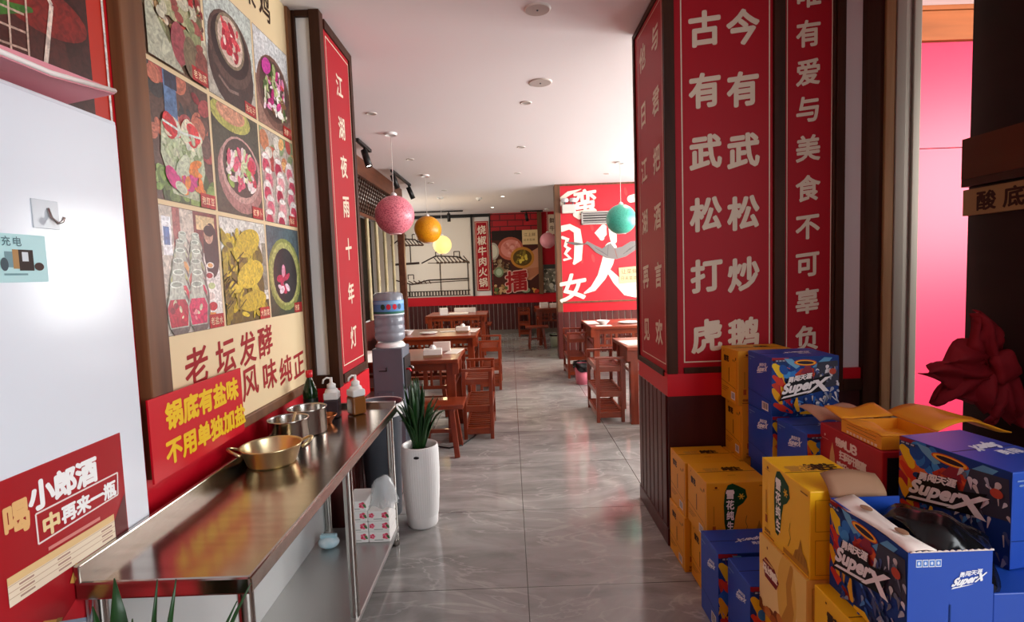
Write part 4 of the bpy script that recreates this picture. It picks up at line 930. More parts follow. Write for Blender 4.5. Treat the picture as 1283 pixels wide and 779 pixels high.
# ------------------------------------------------------------------ back wall
t = thing('house_drawing', 'line drawing of tiled roof houses in dark brown on the white back wall', 'wall drawing', (-1.8, 12.59, .95))
G().box(-3.15, -.87, 12.585, 12.595, .93, 2.75).build('panel', mat('cream_plaster', '#ebe2d4', .6), t)
a = Art((0, 12.585, 0), UX, UZ, step=.00015); INKB = '#3a2a22'
def roof(p0, p1, rise, n):
    (x0, z0), (x1, z1) = p0, p1
    a.line([p0, (x0 + (x1 - x0) * .3, z0 + rise), (x0 + (x1 - x0) * .75, z0 + rise * .8), p1], .03, INKB)
    for k in range(n):
        x = x0 + (x1 - x0) * (.25 + .7 * k / n); a.line([(x, z0 + rise * .9), (x + .12, z0 - .01)], .022, INKB); a.ell(x + .1, z0, .04, .025, '#6a5444')
    a.line([(x0 + .15, z0), (x1, z0 - .02)], .014, INKB)
    for x in (x0 + (x1 - x0) * .3, x0 + (x1 - x0) * .68): a.line([(x, z0 + rise * .8), (x, z0 + rise * .8 + .12), (x + .13, z0 + rise * .8 + .12), (x + .13, z0 + rise * .7)], .02, INKB)
roof((-2.75, 2.16), (-2.0, 2.18), .16, 7); roof((-2.05, 1.73), (-.92, 1.70), .16, 9); a.line([(-2.7, 1.72), (-2.1, 1.74)], .05, INKB)
a.line([(-2.7, 1.36), (-2.3, 1.24), (-1.9, 1.33), (-.95, 1.34)], .03, INKB); a.line([(-2.3, 1.24), (-1.9, 1.27), (-.95, 1.30)], .02, '#5a463a')
for k in range(6): a.line([(-2.5 + k * .12, 1.33), (-2.35 + k * .1, 1.25)], .025, '#5a463a')
a.line([(-2.38, 1.36), (-2.38, 1.47), (-2.25, 1.47), (-2.25, 1.36)], .02, INKB)
for x, z0, z1 in ((-2.3, 1.74, 2.14), (-2.52, 1.3, 1.7), (-1.62, .95, 1.72), (-.97, .95, 1.72), (-2.35, .95, 1.25)): a.line([(x, z0), (x, z1)], .022, INKB)
a.rect(-2.75, .95, -.93, .965, INKB); a.rect(-2.75, 1.055, -.93, 1.075, INKB)
for k in range(26): a.rect(-2.74 + k * .07, .96, -2.71 + k * .07, 1.06, INKB)
a.build('ink_lines', t)
t = thing('hotpot_banner', 'narrow upright red banner with six characters on the white back wall strip', 'banner', (-.61, 12.58, 1.05))
G().box(-.77, -.46, 12.575, 12.592, 1.04, 2.66).build('board', REDP, t)
a = Art((0, 12.575, 0), UX, UZ, step=.00015)
for r in ((-.75, 1.06, -.738, 2.64), (-.492, 1.06, -.48, 2.64), (-.75, 1.06, -.48, 1.072), (-.75, 2.628, -.48, 2.64)): a.rect(*r, '#e0b8a0')
for k, c_ in enumerate('烧椒牛肉火锅'): a.ch(c_, -.615, 2.46 - k * .245, .21, .22, '#ead8c4', .025, rise=.1)
a.build('lettering', t)
t = thing('hotpot_poster', 'dark poster of hands over beef hotpot bowls on the back wall', 'poster', (.16, 12.53, .93))
G().box(-.38, .69, 12.53, 12.56, .94, 2.42).build('panel', mat('dark_brown_print', '#3a221c', .4), t)
a = Art((0, 12.53, 0), UX, UZ, step=.00015); rnd = random.Random(5); a.clip = (-.38, .94, .69, 2.42); a.rect(-.38, .94, .69, 2.42, '#4a251e'); a.rect(-.38, 2.2, .69, 2.42, '#2c201e')
a.ell(.05, 2.0, .30, .27, '#b8604a'); a.ell(.06, 2.0, .24, .21, '#d98a7c'); a.scatter(16, (-.1, 1.85, .22, 2.15), ['#c87264', '#e0a094'], .03, .06, rnd)
a.ell(-.36, 1.95, .14, .2, '#b0a898'); a.ell(-.36, 1.95, .1, .15, '#d0ccb8')
a.poly([(.69, 2.0), (.5, 1.9), (.46, 1.7), (.3, 1.5), (.2, 1.3), (.5, 1.25), (.69, 1.4)], '#c88a68'); a.poly([(.2, 1.34), (.45, 1.52), (.69, 1.55), (.69, 1.4), (.4, 1.26)], '#b87452')
a.ell(.32, 1.78, .28, .25, '#c08030'); a.ell(.32, 1.78, .22, .19, '#5a4418'); a.scatter(26, (.18, 1.64, .46, 1.92), ['#c8a838', '#8a7428', '#e0c850', '#6a5820'], .02, .05, rnd)
a.scatter(36, (-.36, 1.45, 0, 1.75), ['#6a4a30', '#8a6a4a', '#3a2a20', '#a08a6a'], .02, .06, rnd); a.ell(-.24, 1.46, .11, .12, '#7a8a68'); a.ell(-.24, 1.46, .07, .08, '#a8b898')
a.scatter(26, (-.36, .96, 0, 1.15), ['#a07848', '#c8a070', '#7a5030', '#5a6a3a'], .03, .06, rnd); a.ell(.38, 1.02, .1, .06, '#8a9a7a'); a.scatter(8, (.55, .96, .68, 1.05), ['#b83a2a', '#d8a050'], .03, .05, rnd)
a.ch('擂', .17, 1.24, .54, .52, '#e8b8a8', .06, rise=.1); a.ch('擂', .17, 1.24, .53, .51, '#a01c20', .03, rise=.1)
a.rect(.33, 2.08, .69, 2.42, '#ead09a'); a.row('江上鲜', .41, 2.31, .09, '#6a4a20', bold=0, gap=1.05); a.row('日夫菜鲜', .39, 2.19, .06, '#7a5a30', bold=0, gap=1.15)
a.clip = None; a.build('print', t)
t = thing('food_photo', 'grey photograph of garlicky dishes low on the far right wall', 'poster', (.95, 12.55, .95))
G().box(.80, 1.25, 12.545, 12.56, .94, 1.60).build('panel', mat('grey_print', '#6a665a', .4), t)
a = Art((0, 12.545, 0), UX, UZ, step=.00015); a.clip = (.80, .94, 1.25, 1.60); a.scatter(50, (.80, .94, 1.25, 1.5), ['#8a8878', '#b4b09c', '#5a5a4a', '#cac6b4', '#3e3c34'], .02, .06, rnd); a.rect(.82, 1.5, 1.25, 1.6, '#3a3a38'); a.rect(1.06, .98, 1.18, 1.12, '#d8dce0'); a.rect(1.08, 1.0, 1.14, 1.1, '#3a4258'); a.clip = None; a.build('print', t)
t = thing('menu_strip', 'cream paper strip with dark characters on the far red wall', 'sign', (1.05, 12.55, 2.2))
G().box(.95, 1.13, 12.55, 12.56, 2.3, 2.76).build('paper', mat('cream_strip', '#e0cdb4', .5), t)
a = Art((0, 12.55, 0), UX, UZ, step=.00015); a.ch('鲜', 1.04, 2.62, .13, .13, '#5a3a28'); a.ch('牛', 1.04, 2.44, .13, .13, '#5a3a28'); a.build('lettering', t)

# ------------------------------------------------------------------ ceiling: lamps and fittings
def globe(name, label, c, r, body, cordcol='#e8e0d8'):
    x, y, z = c; t = thing(name, label, 'pendant lamp', (x, y, z), 0, 'globe pendant lamps')
    prof = [(math.sin(a_) * r, -math.cos(a_) * r) for a_ in [.30 + (PI - .45) * k / 22 for k in range(23)]]
    prof = [(prof[0][0] - .012, prof[0][1] + .004)] + prof
    G().lathe(prof, c, 48).build('shade', body, t)
    G().lathe([(prof[1][0] - .001, prof[1][1] - .004), (prof[1][0] + .006, prof[1][1]), (prof[1][0] + .003, prof[1][1] + .006)], c, 32).build('rim', mat('pale_pink_rim', '#f0d0cc', .4), t)
    G().lathe([(1e-4, r - .01), (.03, r - .006), (.03, r + .012), (.012, r + .03), (1e-4, r + .03)], c, 16).build('cap', WPLAST, t)
    G().tube([(x, y, z + r + .02), (x, y, H - .02)], .003, 6).build('cord', mat('pale_cord', cordcol, .5), t)
    G().lathe([(.055, H - .022 - z), (.06, H - .012 - z), (.06, H - z)], c, 24).build('ceiling_rose', WPLAST, t)
    G().ell((x, y, z + .02), .035, .035, .05, 16).build('bulb', mat('warm_bulb', '#ffe2b0', .4, emit=2.0), t)
    return t
globe('globe_lamp', 'large pink speckled globe lamp hanging over the near left table', (-1.10, 5.276, 2.045), .19, speckle_material('pink_speckled_shade', '#ee8a98', '#c2566c'))
globe('globe_lamp', 'orange yellow globe lamp hanging beyond the pink one', (-1.115, 7.5, 2.08), .19, speckle_material('orange_yellow_shade', '#f2a416', '#e08a0c'))
globe('globe_lamp', 'pale yellow glowing globe lamp, smallest of the row on the left', (-1.19, 9.7, 1.985), .165, mat('lit_pale_yellow_shade', '#ffe08a', .5, emit=.75))
globe('globe_lamp', 'turquoise green globe lamp hanging in front of the mural', (1.49, 7.05, 2.09), .195, speckle_material('turquoise_shade', '#48b09a', '#389884'))
globe('globe_lamp', 'pale pink globe lamp half hidden behind the mural corner', (.885, 12.0, 2.13), .175, mat('pale_pink_shade', '#e89aa4', .4))
pl = bpy.data.lights.new('lit_globe_light', 'POINT'); pl.energy = 14; pl.color = (1, .72, .38); pl.shadow_soft_size = .16
o = bpy.data.objects.new('lit_globe_light', pl); C.objects.link(o); o.location = (-1.19, 9.95, 1.75)
LITC = mat('lit_downlight_lens', '#fff6e6', .4, emit=9)
def downlight(x, y, lit, label, r=.045):
    t = thing('downlight', label, 'ceiling light', (x, y, H), 0, 'recessed ceiling downlights')
    G().lathe([(r * .72, -.001), (r * .8, -.006), (r, -.006), (r * 1.05, -.001), (r * 1.05, .0)], (x, y, H), 28).build('trim_ring', mat('satin_ring', '#d8d0c8', .35), t)
    G().lathe([(1e-4, -.0025), (r * .74, -.0025)], (x, y, H), 24).build('lens', LITC if lit else mat('unlit_downlight_lens', '#b8b0aa', .3), t)
    if lit:
        d = bpy.data.lights.new('downlight_beam', 'SPOT'); d.energy = 14 if lit == 1 else 90; d.spot_size = 1.5; d.spot_blend = .6; d.shadow_soft_size = .04; d.color = (1, .92, .8) if lit == 1 else (1, .7, .38)
        o = bpy.data.objects.new('downlight_beam', d); C.objects.link(o); o.location = (x, y, H - .03)
for x, y, lit, lab in ((.186, 4.48, 0, 'unlit downlight just beyond the large round speaker'), (.181, 6.03, 0, 'unlit downlight in the middle of the aisle ceiling'), (.165, 7.6, 0, 'unlit downlight farthest along the aisle ceiling'),
                       (-1.12, 4.63, 0, 'unlit downlight above the left column, nearest in the left row'), (-1.13, 6.46, 0, 'unlit downlight in the left row by the track spotlights'), (-1.13, 7.48, 0, 'unlit downlight in the left row above the orange lamp'),
                       (-1.13, 8.14, 0, 'unlit downlight fourth along the left row'), (-1.02, 8.9, 0, 'unlit downlight at the far end of the left row'), (1.466, 7.87, 0, 'unlit downlight above the turquoise lamp'),
                       (-.068, 9.83, 1, 'brightly lit downlight in the far ceiling, the larger looking one'), (-.305, 11.38, 1, 'lit downlight close to the back wall'),
                       (1.80, 7.25, 2, 'lit warm downlight over the orange lit table by the mural')): downlight(x, y, lit, lab)
for x, y, r, lab in ((.277, 4.02, .085, 'round ceiling speaker grille, the large white disc'), (.197, 2.92, .07, 'round ceiling fitting at the top edge of the photo')):
    t = thing('ceiling_speaker', lab, 'speaker', (x, y, H))
    G().lathe([(r * .9, -.008), (r, -.006), (r * 1.03, 0)], (x, y, H), 36).build('rim', mat('satin_ring', '#d8d0c8', .35), t)
    G().lathe([(1e-4, -.007), (r * .9, -.008)], (x, y, H), 36).build('grille', mat('speaker_mesh', '#b9aea8', .6), t)
    G().ell((x, y, H - .009), .006, .006, .004, 10).build('screw', GREY, t)
t = thing('smoke_detector', 'small white smoke detector on the far ceiling', 'smoke detector', (-.51, 9.93, H)); G().lathe([(1e-4, -.04), (.04, -.04), (.055, -.02), (.06, 0)], (-.51, 9.93, H), 24).build('case', WPLAST, t); G().lathe([(1e-4, -.048), (.018, -.046), (.02, -.04)], (-.51, 9.93, H), 16).build('sensor', GREY, t)
# track lights
def track(name, label, a, b, spots):
    t = thing(name, label, 'track light', a); A, B = Vector(a), Vector(b)
    G().bar(A, B, .035, .03).build('rail', BLACK, t)
    for f, tilt, lit in spots:
        p = A + (B - A) * f; d = Vector(tilt).normalized(); q = p + V3(0, 0, -.07)
        s_ = G().tube([p + V3(0, 0, -.01), q], .012, 8).build('stem', BLACK, t)
        h_ = G(); m_ = d.to_track_quat('Z', 'Y').to_matrix(); h_.lathe([(1e-4, -.03), (.034, -.03), (.036, .15), (.03, .15), (.028, .135), (1e-4, .13)], (0, 0, 0), 20); h_.v = [q + m_ @ v for v in h_.v]
        hd = h_.build('spot_head', BLACK, t)
        if lit:
            l_ = G().lathe([(1e-4, .137), (.028, .137)], (0, 0, 0), 20); l_.v = [q + m_ @ v for v in l_.v]; l_.build('lens', LITC, hd)
            sd = bpy.data.lights.new('track_beam', 'SPOT'); sd.energy = 70; sd.spot_size = 1.3; sd.spot_blend = .5; sd.shadow_soft_size = .03; sd.color = (1, .82, .58)
            so = bpy.data.objects.new('track_beam', sd); C.objects.link(so); so.location = q + d * .18; so.rotation_euler = d.to_track_quat('-Z', 'Y').to_euler()
track('track_light', 'black track with one lit spotlight beside the left column', (-1.45, 5.35, 2.80), (-1.45, 5.85, 2.80), ((.55, (.30, -.12, -1), 1),))
track('track_light', 'short black track with two unlit spotlights above the pink lamp', (-1.46, 6.95, 2.80), (-1.44, 8.1, 2.80), ((.06, (.3, .35, -1), 0), (.93, (.35, .3, -1), 0)))
track('track_light', 'thin black track with one small spotlight in front of the house drawing', (-2.05, 11.6, 2.80), (-.95, 11.6, 2.80), ((.72, (.0, .1, -1), 0),))
track('track_light', 'small black spotlight above the hotpot poster', (.3, 12.1, 2.80), (.8, 12.1, 2.80), ((.25, (.15, .2, -1), 0),))

# ------------------------------------------------------------------ dark corner at the right: sign and red bow
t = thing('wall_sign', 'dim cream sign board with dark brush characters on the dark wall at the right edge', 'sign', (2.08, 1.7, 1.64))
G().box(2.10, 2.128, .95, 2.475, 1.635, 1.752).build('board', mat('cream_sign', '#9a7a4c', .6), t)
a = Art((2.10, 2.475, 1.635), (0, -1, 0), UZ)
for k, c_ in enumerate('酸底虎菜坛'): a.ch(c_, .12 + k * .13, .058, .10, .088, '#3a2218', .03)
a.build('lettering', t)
RFAB = mat('dark_red_cloth', '#8a0c1c', .75)
t = thing('fabric_bow', 'crumpled dark red cloth bow hanging by the entrance at the right edge', 'bow', (2.0, 2.2, .97))
def lobe(c, d, ln, wd, seed, droop=.0, depth=.05):
    d = Vector(d).normalized(); sdir = d.cross(Vector((0, 1, 0))).normalized(); rows = []
    for i in range(17):
        u = i / 16; row = []; wv = wd * (.35 + .75 * math.sin(PI * u * .8)) * (1 if u < .6 else max(.12, 1 - (u - .6) * 2.1))
        for j in range(15):
            v = j / 14 - .5; p = Vector(c) + d * ln * (u + .10 * math.sin(5 * v + seed) * u) + sdir * wv * v
            p.y += -depth * math.sin(PI * u) * math.cos(PI * v) + .020 * math.sin(17 * v + 4 * u + seed) + .010 * math.sin(11 * u + 13 * v + seed)
            p.z += .014 * math.sin(9 * u + 7 * v + seed) - droop * u * u
            row.append(p)
        rows.append(row)
    G().sheet(rows, 15, .004).build('loop', RFAB, t)
kc = (2.03, 2.22, .99)
lobe(kc, (-1, 0, .02), .27, .20, 1, .02); lobe(kc, (-.45, -.1, 1), .24, .13, 2); lobe(kc, (-.85, .1, -.62), .26, .19, 3.3); lobe(kc, (.25, -.15, -.9), .24, .18, 5.1); lobe(kc, (-.25, -.2, -1), .22, .16, 6.4)
g = G().ell((2.03, 2.17, .99), .05, .04, .075, 20)
for i, v in enumerate(g.v): v.x += .01 * math.sin(60 * v.z); v.y += .008 * math.sin(70 * v.x + 30 * v.z)
g.build('knot', RFAB, t)

# ------------------------------------------------------------------ beer cartons
BLU = mat('blue_carton', '#1b49ad', .4)
def face(b, f):
    x0, x1, y0, y1, z0, z1 = b
    if f == '-y': return Art((x0, y0, z0), UX, UZ), x1 - x0, z1 - z0
    if f == '-x': return Art((x0, y1, z0), (0, -1, 0), UZ), y1 - y0, z1 - z0
    return Art((x0, y0, z1), UX, UY), x1 - x0, y1 - y0
def barcode(a, u, v, w_, h):
    a.rect(u, v, u + w_, v + h, '#e8e4dc'); k = u + w_ * .12
    i = 0
    while k < u + w_ * .88: ww = w_ * (.03 + .03 * ((i * 7) % 3)); a.rect(k, v + h * .15, k + ww, v + h * .9, '#3a3634'); k += ww + w_ * (.04 + .02 * ((i * 5) % 3)); i += 1
def y_side(a, w_, h):
    a.row('雪花', w_ * .26, h * .80, h * .115, '#3a2008', bold=.07, gap=1.0); a.rect(w_ * .68, h * .78, w_ * .84, h * .82, '#b8842a'); a.ell(w_ * .88, h * .84, h * .02, h * .028, '#4a2a10')
    a.rect(w_ * .485, h * .37, w_ * .515, h * .64, '#2a1a0c'); a.line([(0, h * .36), (w_ * .85, h * .29), (w_ * .93, h * .22), (w_ * .93, 0)], h * .008, '#6a3c0c'); a.line([(w_ * .95, h * .3), (w_ * .95, h * .8)], h * .008, '#6a3c0c')
    for k in range(3): a.rect(w_ * .08, h * (.24 - .035 * k), w_ * (.48 - .08 * k), h * (.252 - .035 * k), '#9a6414')
    barcode(a, w_ * .62, h * .07, w_ * .22, h * .14); a.ell(w_ * .2, h * .93, h * .012, h * .012, '#5a2a14')
def y_front(a, w_, h):
    P_ = [(-.13, .44), (-.05, .47), (.06, .42), (.17, .36), (.2, .22), (.13, .12), (.04, .06), (.0, -.1), (-.03, -.3), (-.09, -.42), (-.16, -.4), (-.19, -.22), (-.2, .1), (-.18, .32)]
    cx, cy = w_ * .46, h * .55; k = h * .92
    a.poly([(cx + x * k * 1.05, cy + y * k * 1.05) for x, y in P_], '#e8d9a0') if False else None
    a.poly([(cx + x * k, cy + y * k) for x, y in P_], '#12401f')
    for i, c_ in enumerate('雪花纯生'): a.ch(c_, cx - .09 * k, cy + (.28 - .185 * i) * k, .155 * k * (1 - .08 * i), .17 * k, '#f2efe4', .035)
    for i in range(3): a.line([(cx + .10 * k - .055 * k * math.cos(i * PI / 3), cy + .24 * k - .055 * k * math.sin(i * PI / 3)), (cx + .10 * k + .055 * k * math.cos(i * PI / 3), cy + .24 * k + .055 * k * math.sin(i * PI / 3))], .018 * k, '#e0b030')
    a.poly([(w_ * .70, h * .10), (w_ * .74, h * .2), (w_ * .80, h * .24), (w_ * .84, h * .38), (w_ * .88, h * .24), (w_ * .95, h * .2), (w_ * .98, h * .10)], '#a8741c'); a.rect(w_ * .5, h * .04, w_ * .99, h * .1, '#b87c1a')
    for q in range(4): a.line([(w_ * .74 + q * w_ * .06, h * .1), (w_ * .77 + q * w_ * .05, h * .2)], h * .006, '#7a4c10')
    a.line([(w_ * .64, h * .46), (w_ * .62, h * .36), (w_ * .65, h * .28), (w_ * .60, h * .16)], h * .008, '#5a5a20')
    a.rect(w_ * .1, h * .32, w_ * .125, h * .62, '#c88a20'); a.rect(w_ * .09, h * .2, w_ * .14, h * .30, '#b0561c'); a.ell(w_ * .15, h * .92, h * .022, h * .018, '#6a2a14'); a.rect(w_ * .1, h * .885, w_ * .2, h * .892, '#b07a20')
    a.row('保鲜纯', w_ * .1, h * .10, h * .05, '#7a3c10', bold=.02); a.rect(w_ * .07, h * .04, w_ * .3, h * .055, '#8a5014'); a.rect(w_ * .84, h * .93, w_ * .97, h * .945, '#8a5a18')
def y_top(a, w_, h):
    a.row('纯生', w_ * .55, h * .62, h * .2, '#3a2008', bold=.06, gap=.85); a.row('雪花', w_ * .22, h * .6, h * .17, '#c8923a', bold=.03, gap=.85); a.rect(w_ * .45, h * .3, w_ * .58, h * .32, '#b07a24')
def x_logo(a, cx, cy, k, col='#e6e8ec'):
    a.ch('勇闯天涯'[0], cx - .16 * k, cy + .17 * k, .15 * k, .15 * k, col, .03, slant=.2)
    for i in range(1, 4): a.ch('勇闯天涯'[i], cx + (-.16 + .15 * i) * k, cy + (.17 + .025 * i) * k, .15 * k, .15 * k, col, .03, slant=.2)
    a.ch('SuperX', cx, cy, .82 * k, .25 * k, col, .06, rot=.17, slant=.25); a.poly([(cx - .45 * k, cy - .22 * k), (cx - .40 * k, cy - .17 * k), (cx + .15 * k, cy - .085 * k), (cx - .0 * k, cy - .13 * k)], col)
def x_side(a, w_, h, frame=False):
    x_logo(a, w_ * .62, h * .74, w_ * .48); a.line([(0, h * .30), (w_, h * .24)], h * .006, '#0c2456'); a.rect(w_ * .06, h * .9, w_ * .3, h * .915, '#7a96c8'); a.ell(w_ * .12, h * .86, w_ * .035, h * .012, '#6a86b8')
    barcode(a, w_ * .62, h * .05, w_ * .26, h * .14)
def x_end(a, w_, h):
    for k in range(4): u = w_ * (.09 + .075 * k); a.rect(u, h * .86, u + w_ * .068, h * .93, '#dfe8f4'); a.rect(u + .1 * w_ * .068, h * .868, u + w_ * .062, h * .922, '#4a80d0'); a.ell(u + w_ * .034, h * .895, w_ * .014, h * .016, '#dfe8f4')
    x_logo(a, w_ * .70, h * .72, w_ * .44, '#f4f8fc'); a.rect(w_ * .49, h * .05, w_ * .505, h * .5, '#16397c')
def x_top(a, w_, h): 
    cx, cy = w_ * .6, h * .55; a.ch('SuperX', cx, cy, w_ * .42, h * .16, '#dfe6f0', .06, rot=PI + .1, slant=.25); a.row('勇闯', cx, cy - h * .17, h * .12, '#dfe6f0', bold=.03); a.line([(0, h * .5), (w_ * .3, h * .5)], .0015, '#0c2456')
def x_art(a, w_, h, seed=1):
    r = random.Random(seed); a.clip = (0, 0, w_, h); X, Y = w_, h
    a.rect(0, 0, w_, h, '#173a80')
    for k in range(9): a.poly([(X * r.uniform(-.1, .25), Y * r.uniform(0, 1)), (X * r.uniform(0, .4), Y * r.uniform(0, 1)), (X * r.uniform(.1, .3), Y * r.uniform(.2, .8))], r.choice(['#c23a28', '#d8682a', '#2a62b8', '#b02432', '#e0a828']))
    a.poly([(0, Y * .95), (X * .18, Y * .9), (X * .26, Y * .99), (0, Y)], '#9a2230')
    a.brush([(X * .04, Y * .86), (X * .1, Y * .8), (X * .13, Y * .7)], [.08 * X, .13 * X, .08 * X], '#e8c424'); a.brush([(X * .03, Y * .68), (X * .12, Y * .58), (X * .2, Y * .5)], [.05 * X, .09 * X, .05 * X], '#d23c26')
    a.brush([(X * .02, Y * .45), (X * .08, Y * .34), (X * .14, Y * .22)], [.06 * X, .1 * X, .05 * X], '#e8a81e'); a.brush([(X * .05, Y * .2), (X * .15, Y * .14), (X * .3, Y * .06)], [.06 * X, .1 * X, .04 * X], '#c83628')
    a.scatter(16, (X * .15, Y * .55, X * .42, Y * .95), ['#2e78c4', '#1d4f9c', '#3f8fd0', '#16366e'], .04 * X, .085 * X, r)
    a.poly([(X * .18, Y * .98), (X * .3, Y * .97), (X * .42, Y * .84), (X * .36, Y * .80), (X * .24, Y * .9)], '#69a8cc'); a.poly([(X * .6, Y * .82), (X * .78, Y * .98), (X * .9, Y * .97), (X * .74, Y * .76)], '#5c9cc4')
    a.poly([(X * .34, Y * .7), (X * .44, Y * .8), (X * .62, Y * .8), (X * .72, Y * .68), (X * .6, Y * .6), (X * .4, Y * .6)], '#b83a26'); a.poly([(X * .42, Y * .72), (X * .5, Y * .84), (X * .58, Y * .84), (X * .62, Y * .7)], '#8a2a3a')
    a.scatter(8, (X * .38, Y * .62, X * .66, Y * .76), ['#d05a30', '#9a2a28', '#7a2a50'], .02 * X, .05 * X, r, 'tri')
    a.ell(X * .5, Y * .9, X * .17, Y * .055, '#c8502a', -.05); a.ell(X * .5, Y * .9, X * .155, Y * .044, '#f0b030', -.05); a.ell(X * .5, Y * .9, X * .125, Y * .028, '#2a1c2c', -.05)
    a.poly([(X * .68, Y * .9), (X * .98, Y * .92), (X, Y * .5), (X * .72, Y * .45), (X * .62, Y * .6)], '#3a3c4a')
    for k in range(44): x, y = X * r.uniform(.6, 1), Y * r.uniform(.06, .85); a.brush([(x, y), (x + X * r.uniform(-.05, .06), y - Y * r.uniform(.03, .12))], [.004 + .012 * r.random() * X / .28, .002], r.choice(['#a8acb8', '#d8d8dc', '#6a7080', '#4a5a88', '#c8c4c0']))
    a.ell(X * .9, Y * .74, X * .05, Y * .05, '#b84a34')
    for k in range(30): x, y = X * r.uniform(.2, .8), Y * r.uniform(.03, .4); a.brush([(x, y), (x + X * r.uniform(-.06, .08), y - Y * r.uniform(.02, .1))], [.012 * X * 3, .004], r.choice(['#2c66b8', '#1a3f88', '#4a86c8', '#8a96b0', '#12305e']))
    a.brush([(X * .36, Y * .3), (X * .35, Y * .2), (X * .38, Y * .1)], [.03 * X, .07 * X, .05 * X], '#e0a824'); a.brush([(X * .42, Y * .05), (X * .55, Y * .06), (X * .62, Y * .03)], [.03 * X, .06 * X, .02 * X], '#e8c028')
    # slanted black plate with the lettering
    a.poly([(X * .09, Y * .26), (X * .2, Y * .52), (X * .22, Y * .64), (X * .58, Y * .74), (X * .6, Y * .62), (X * .84, Y * .7), (X * .74, Y * .42), (X * .5, Y * .36)], '#0f0f14')
    a.clip = None
    for i, c_ in enumerate('勇闯天涯'): a.ch(c_, X * (.275 + .088 * i), Y * (.625 + .018 * i), .088 * X, .10 * Y, '#e8e6e2', .05, slant=.2, rise=.1)
    a.ch('Super', X * .385, Y * .485, X * .47, Y * .20, '#eceae8', .06, rot=.2 * Y / X, slant=.2); a.poly([(X * .12, Y * .30), (X * .16, Y * .34), (X * .58, Y * .44), (X * .50, Y * .39)], '#eceae8')
    a.poly([(X * .50, Y * .38), (X * .57, Y * .40), (X * .86, Y * .66), (X * .78, Y * .65)], '#eceae8'); a.poly([(X * .60, Y * .60), (X * .68, Y * .61), (X * .84, Y * .41), (X * .75, Y * .41)], '#eceae8')
    a.rect(X * .03, Y * .93, X * .19, Y * .965, '#24304e')
    for k in range(3): a.rect(X * (.045 + .05 * k), Y * .938, X * (.08 + .05 * k), Y * .958, '#9aa4b8')
def f_art(a, w_, h):
    a.clip = (0, 0, w_, h); a.rect(0, 0, w_, h, '#ecc468'); a.ell(w_ * .35, h * .3, w_ * .5, h * .4, '#f0d08a'); a.ell(w_ * .62, h * .55, w_ * .2, h * .5, '#e4b44c'); a.brush([(w_ * .72, h * .95), (w_ * .66, h * .7), (w_ * .7, h * .45), (w_ * .62, h * .2)], [.02, .03, .04, .06], '#c48a30')
    a.scatter(10, (0, 0, w_ * .5, h * .18), ['#a85a20', '#c87830', '#7a3a14'], .015, .035, random.Random(4))
    a.poly([(w_ * .08, h * .68), (w_ * .16, h * .76), (w_ * .36, h * .72), (w_ * .46, h * .6), (w_ * .4, h * .48), (w_ * .14, h * .5)], '#7a1414'); a.clip = None
    a.row('马上有金', w_ * .14, h * .615, h * .12, '#f6ead2', bold=.06, gap=.72); a.rect(w_ * .12, h * .7, w_ * .34, h * .725, '#d8a860'); a.rect(w_ * .8, h * .1, w_ * .97, h * .3, '#8a5a34'); barcode(a, w_ * .82, h * .18, w_ * .13, h * .2); a.ell(w_ * .2, h * .9, h * .015, h * .02, '#8a4a14')
def carton(label, b, body, prints, name='beer_carton', group=None, box=True, rz=0):
    x0, x1, y0, y1, z0, z1 = b
    t = thing(name, label, 'carton', ((x0 + x1) / 2, (y0 + y1) / 2, z0), 0, group)
    if box: G().box(x0, x1, y0, y1, z0 + .001, z1).build('body', body, t, .003)
    for f, fn, nm in prints:
        a, w_, h = face(b, f); fn(a, w_, h); a.build(nm, t)
    if box and not any(p[0] == '+z' and p[2] == 'none' for p in prints):
        yc = (y0 + y1) / 2; G().box(x0 + .004, x1 - .004, yc - .0012, yc + .0012, z1, z1 + .0006).build('top_seam', mat('dark_seam', '#3a2a1a', .8), t)
    if rz: t.rotation_euler = (0, 0, rz)
    return t
YS = [('-x', y_side, 'printed_side'), ('-y', y_front, 'printed_front'), ('+z', y_top, 'printed_top')]
XS = [('-x', x_side, 'printed_side'), ('-y', x_art, 'printed_front'), ('+z', x_top, 'printed_top')]
def xs(seed): return [('-x', x_side, 'printed_side'), ('-y', lambda a, w_, h: x_art(a, w_, h, seed), 'printed_front'), ('+z', x_top, 'printed_top')]
GY, GX = 'ochre beer cartons stacked at the column', 'blue beer cartons'
# against the column, on the floor: two stacks of two
carton('ochre beer carton on the floor touching the right column', (.785, 1.04, 2.43, 2.665, 0, .265), YEL, YS, group=GY)
carton('ochre beer carton on the second layer touching the right column', (.792, 1.05, 2.435, 2.665, .265, .53), YEL, YS, group=GY)
carton('ochre beer carton on the floor behind the dark blue one', (.812, 1.06, 2.19, 2.42, 0, .265), YEL, YS, group=GY)
carton('ochre beer carton with green emblem facing out, behind the dark blue floor carton', (.80, 1.065, 2.185, 2.425, .265, .535), YEL, YS, group=GY)
# tall stack against the wide red sign
carton('ochre carton at the base of the tall stack', (1.06, 1.32, 2.47, 2.665, 0, .525), YEL, YS[:2], group=GY)
carton('ochre beer carton lower of the pair in front of the wide red sign', (1.075, 1.335, 2.47, 2.665, .525, .785), YEL, YS, group=GY)
carton('ochre beer carton topmost, covering the foot of the wide red sign', (1.055, 1.325, 2.465, 2.665, .785, 1.045), YEL, YS, group=GY)
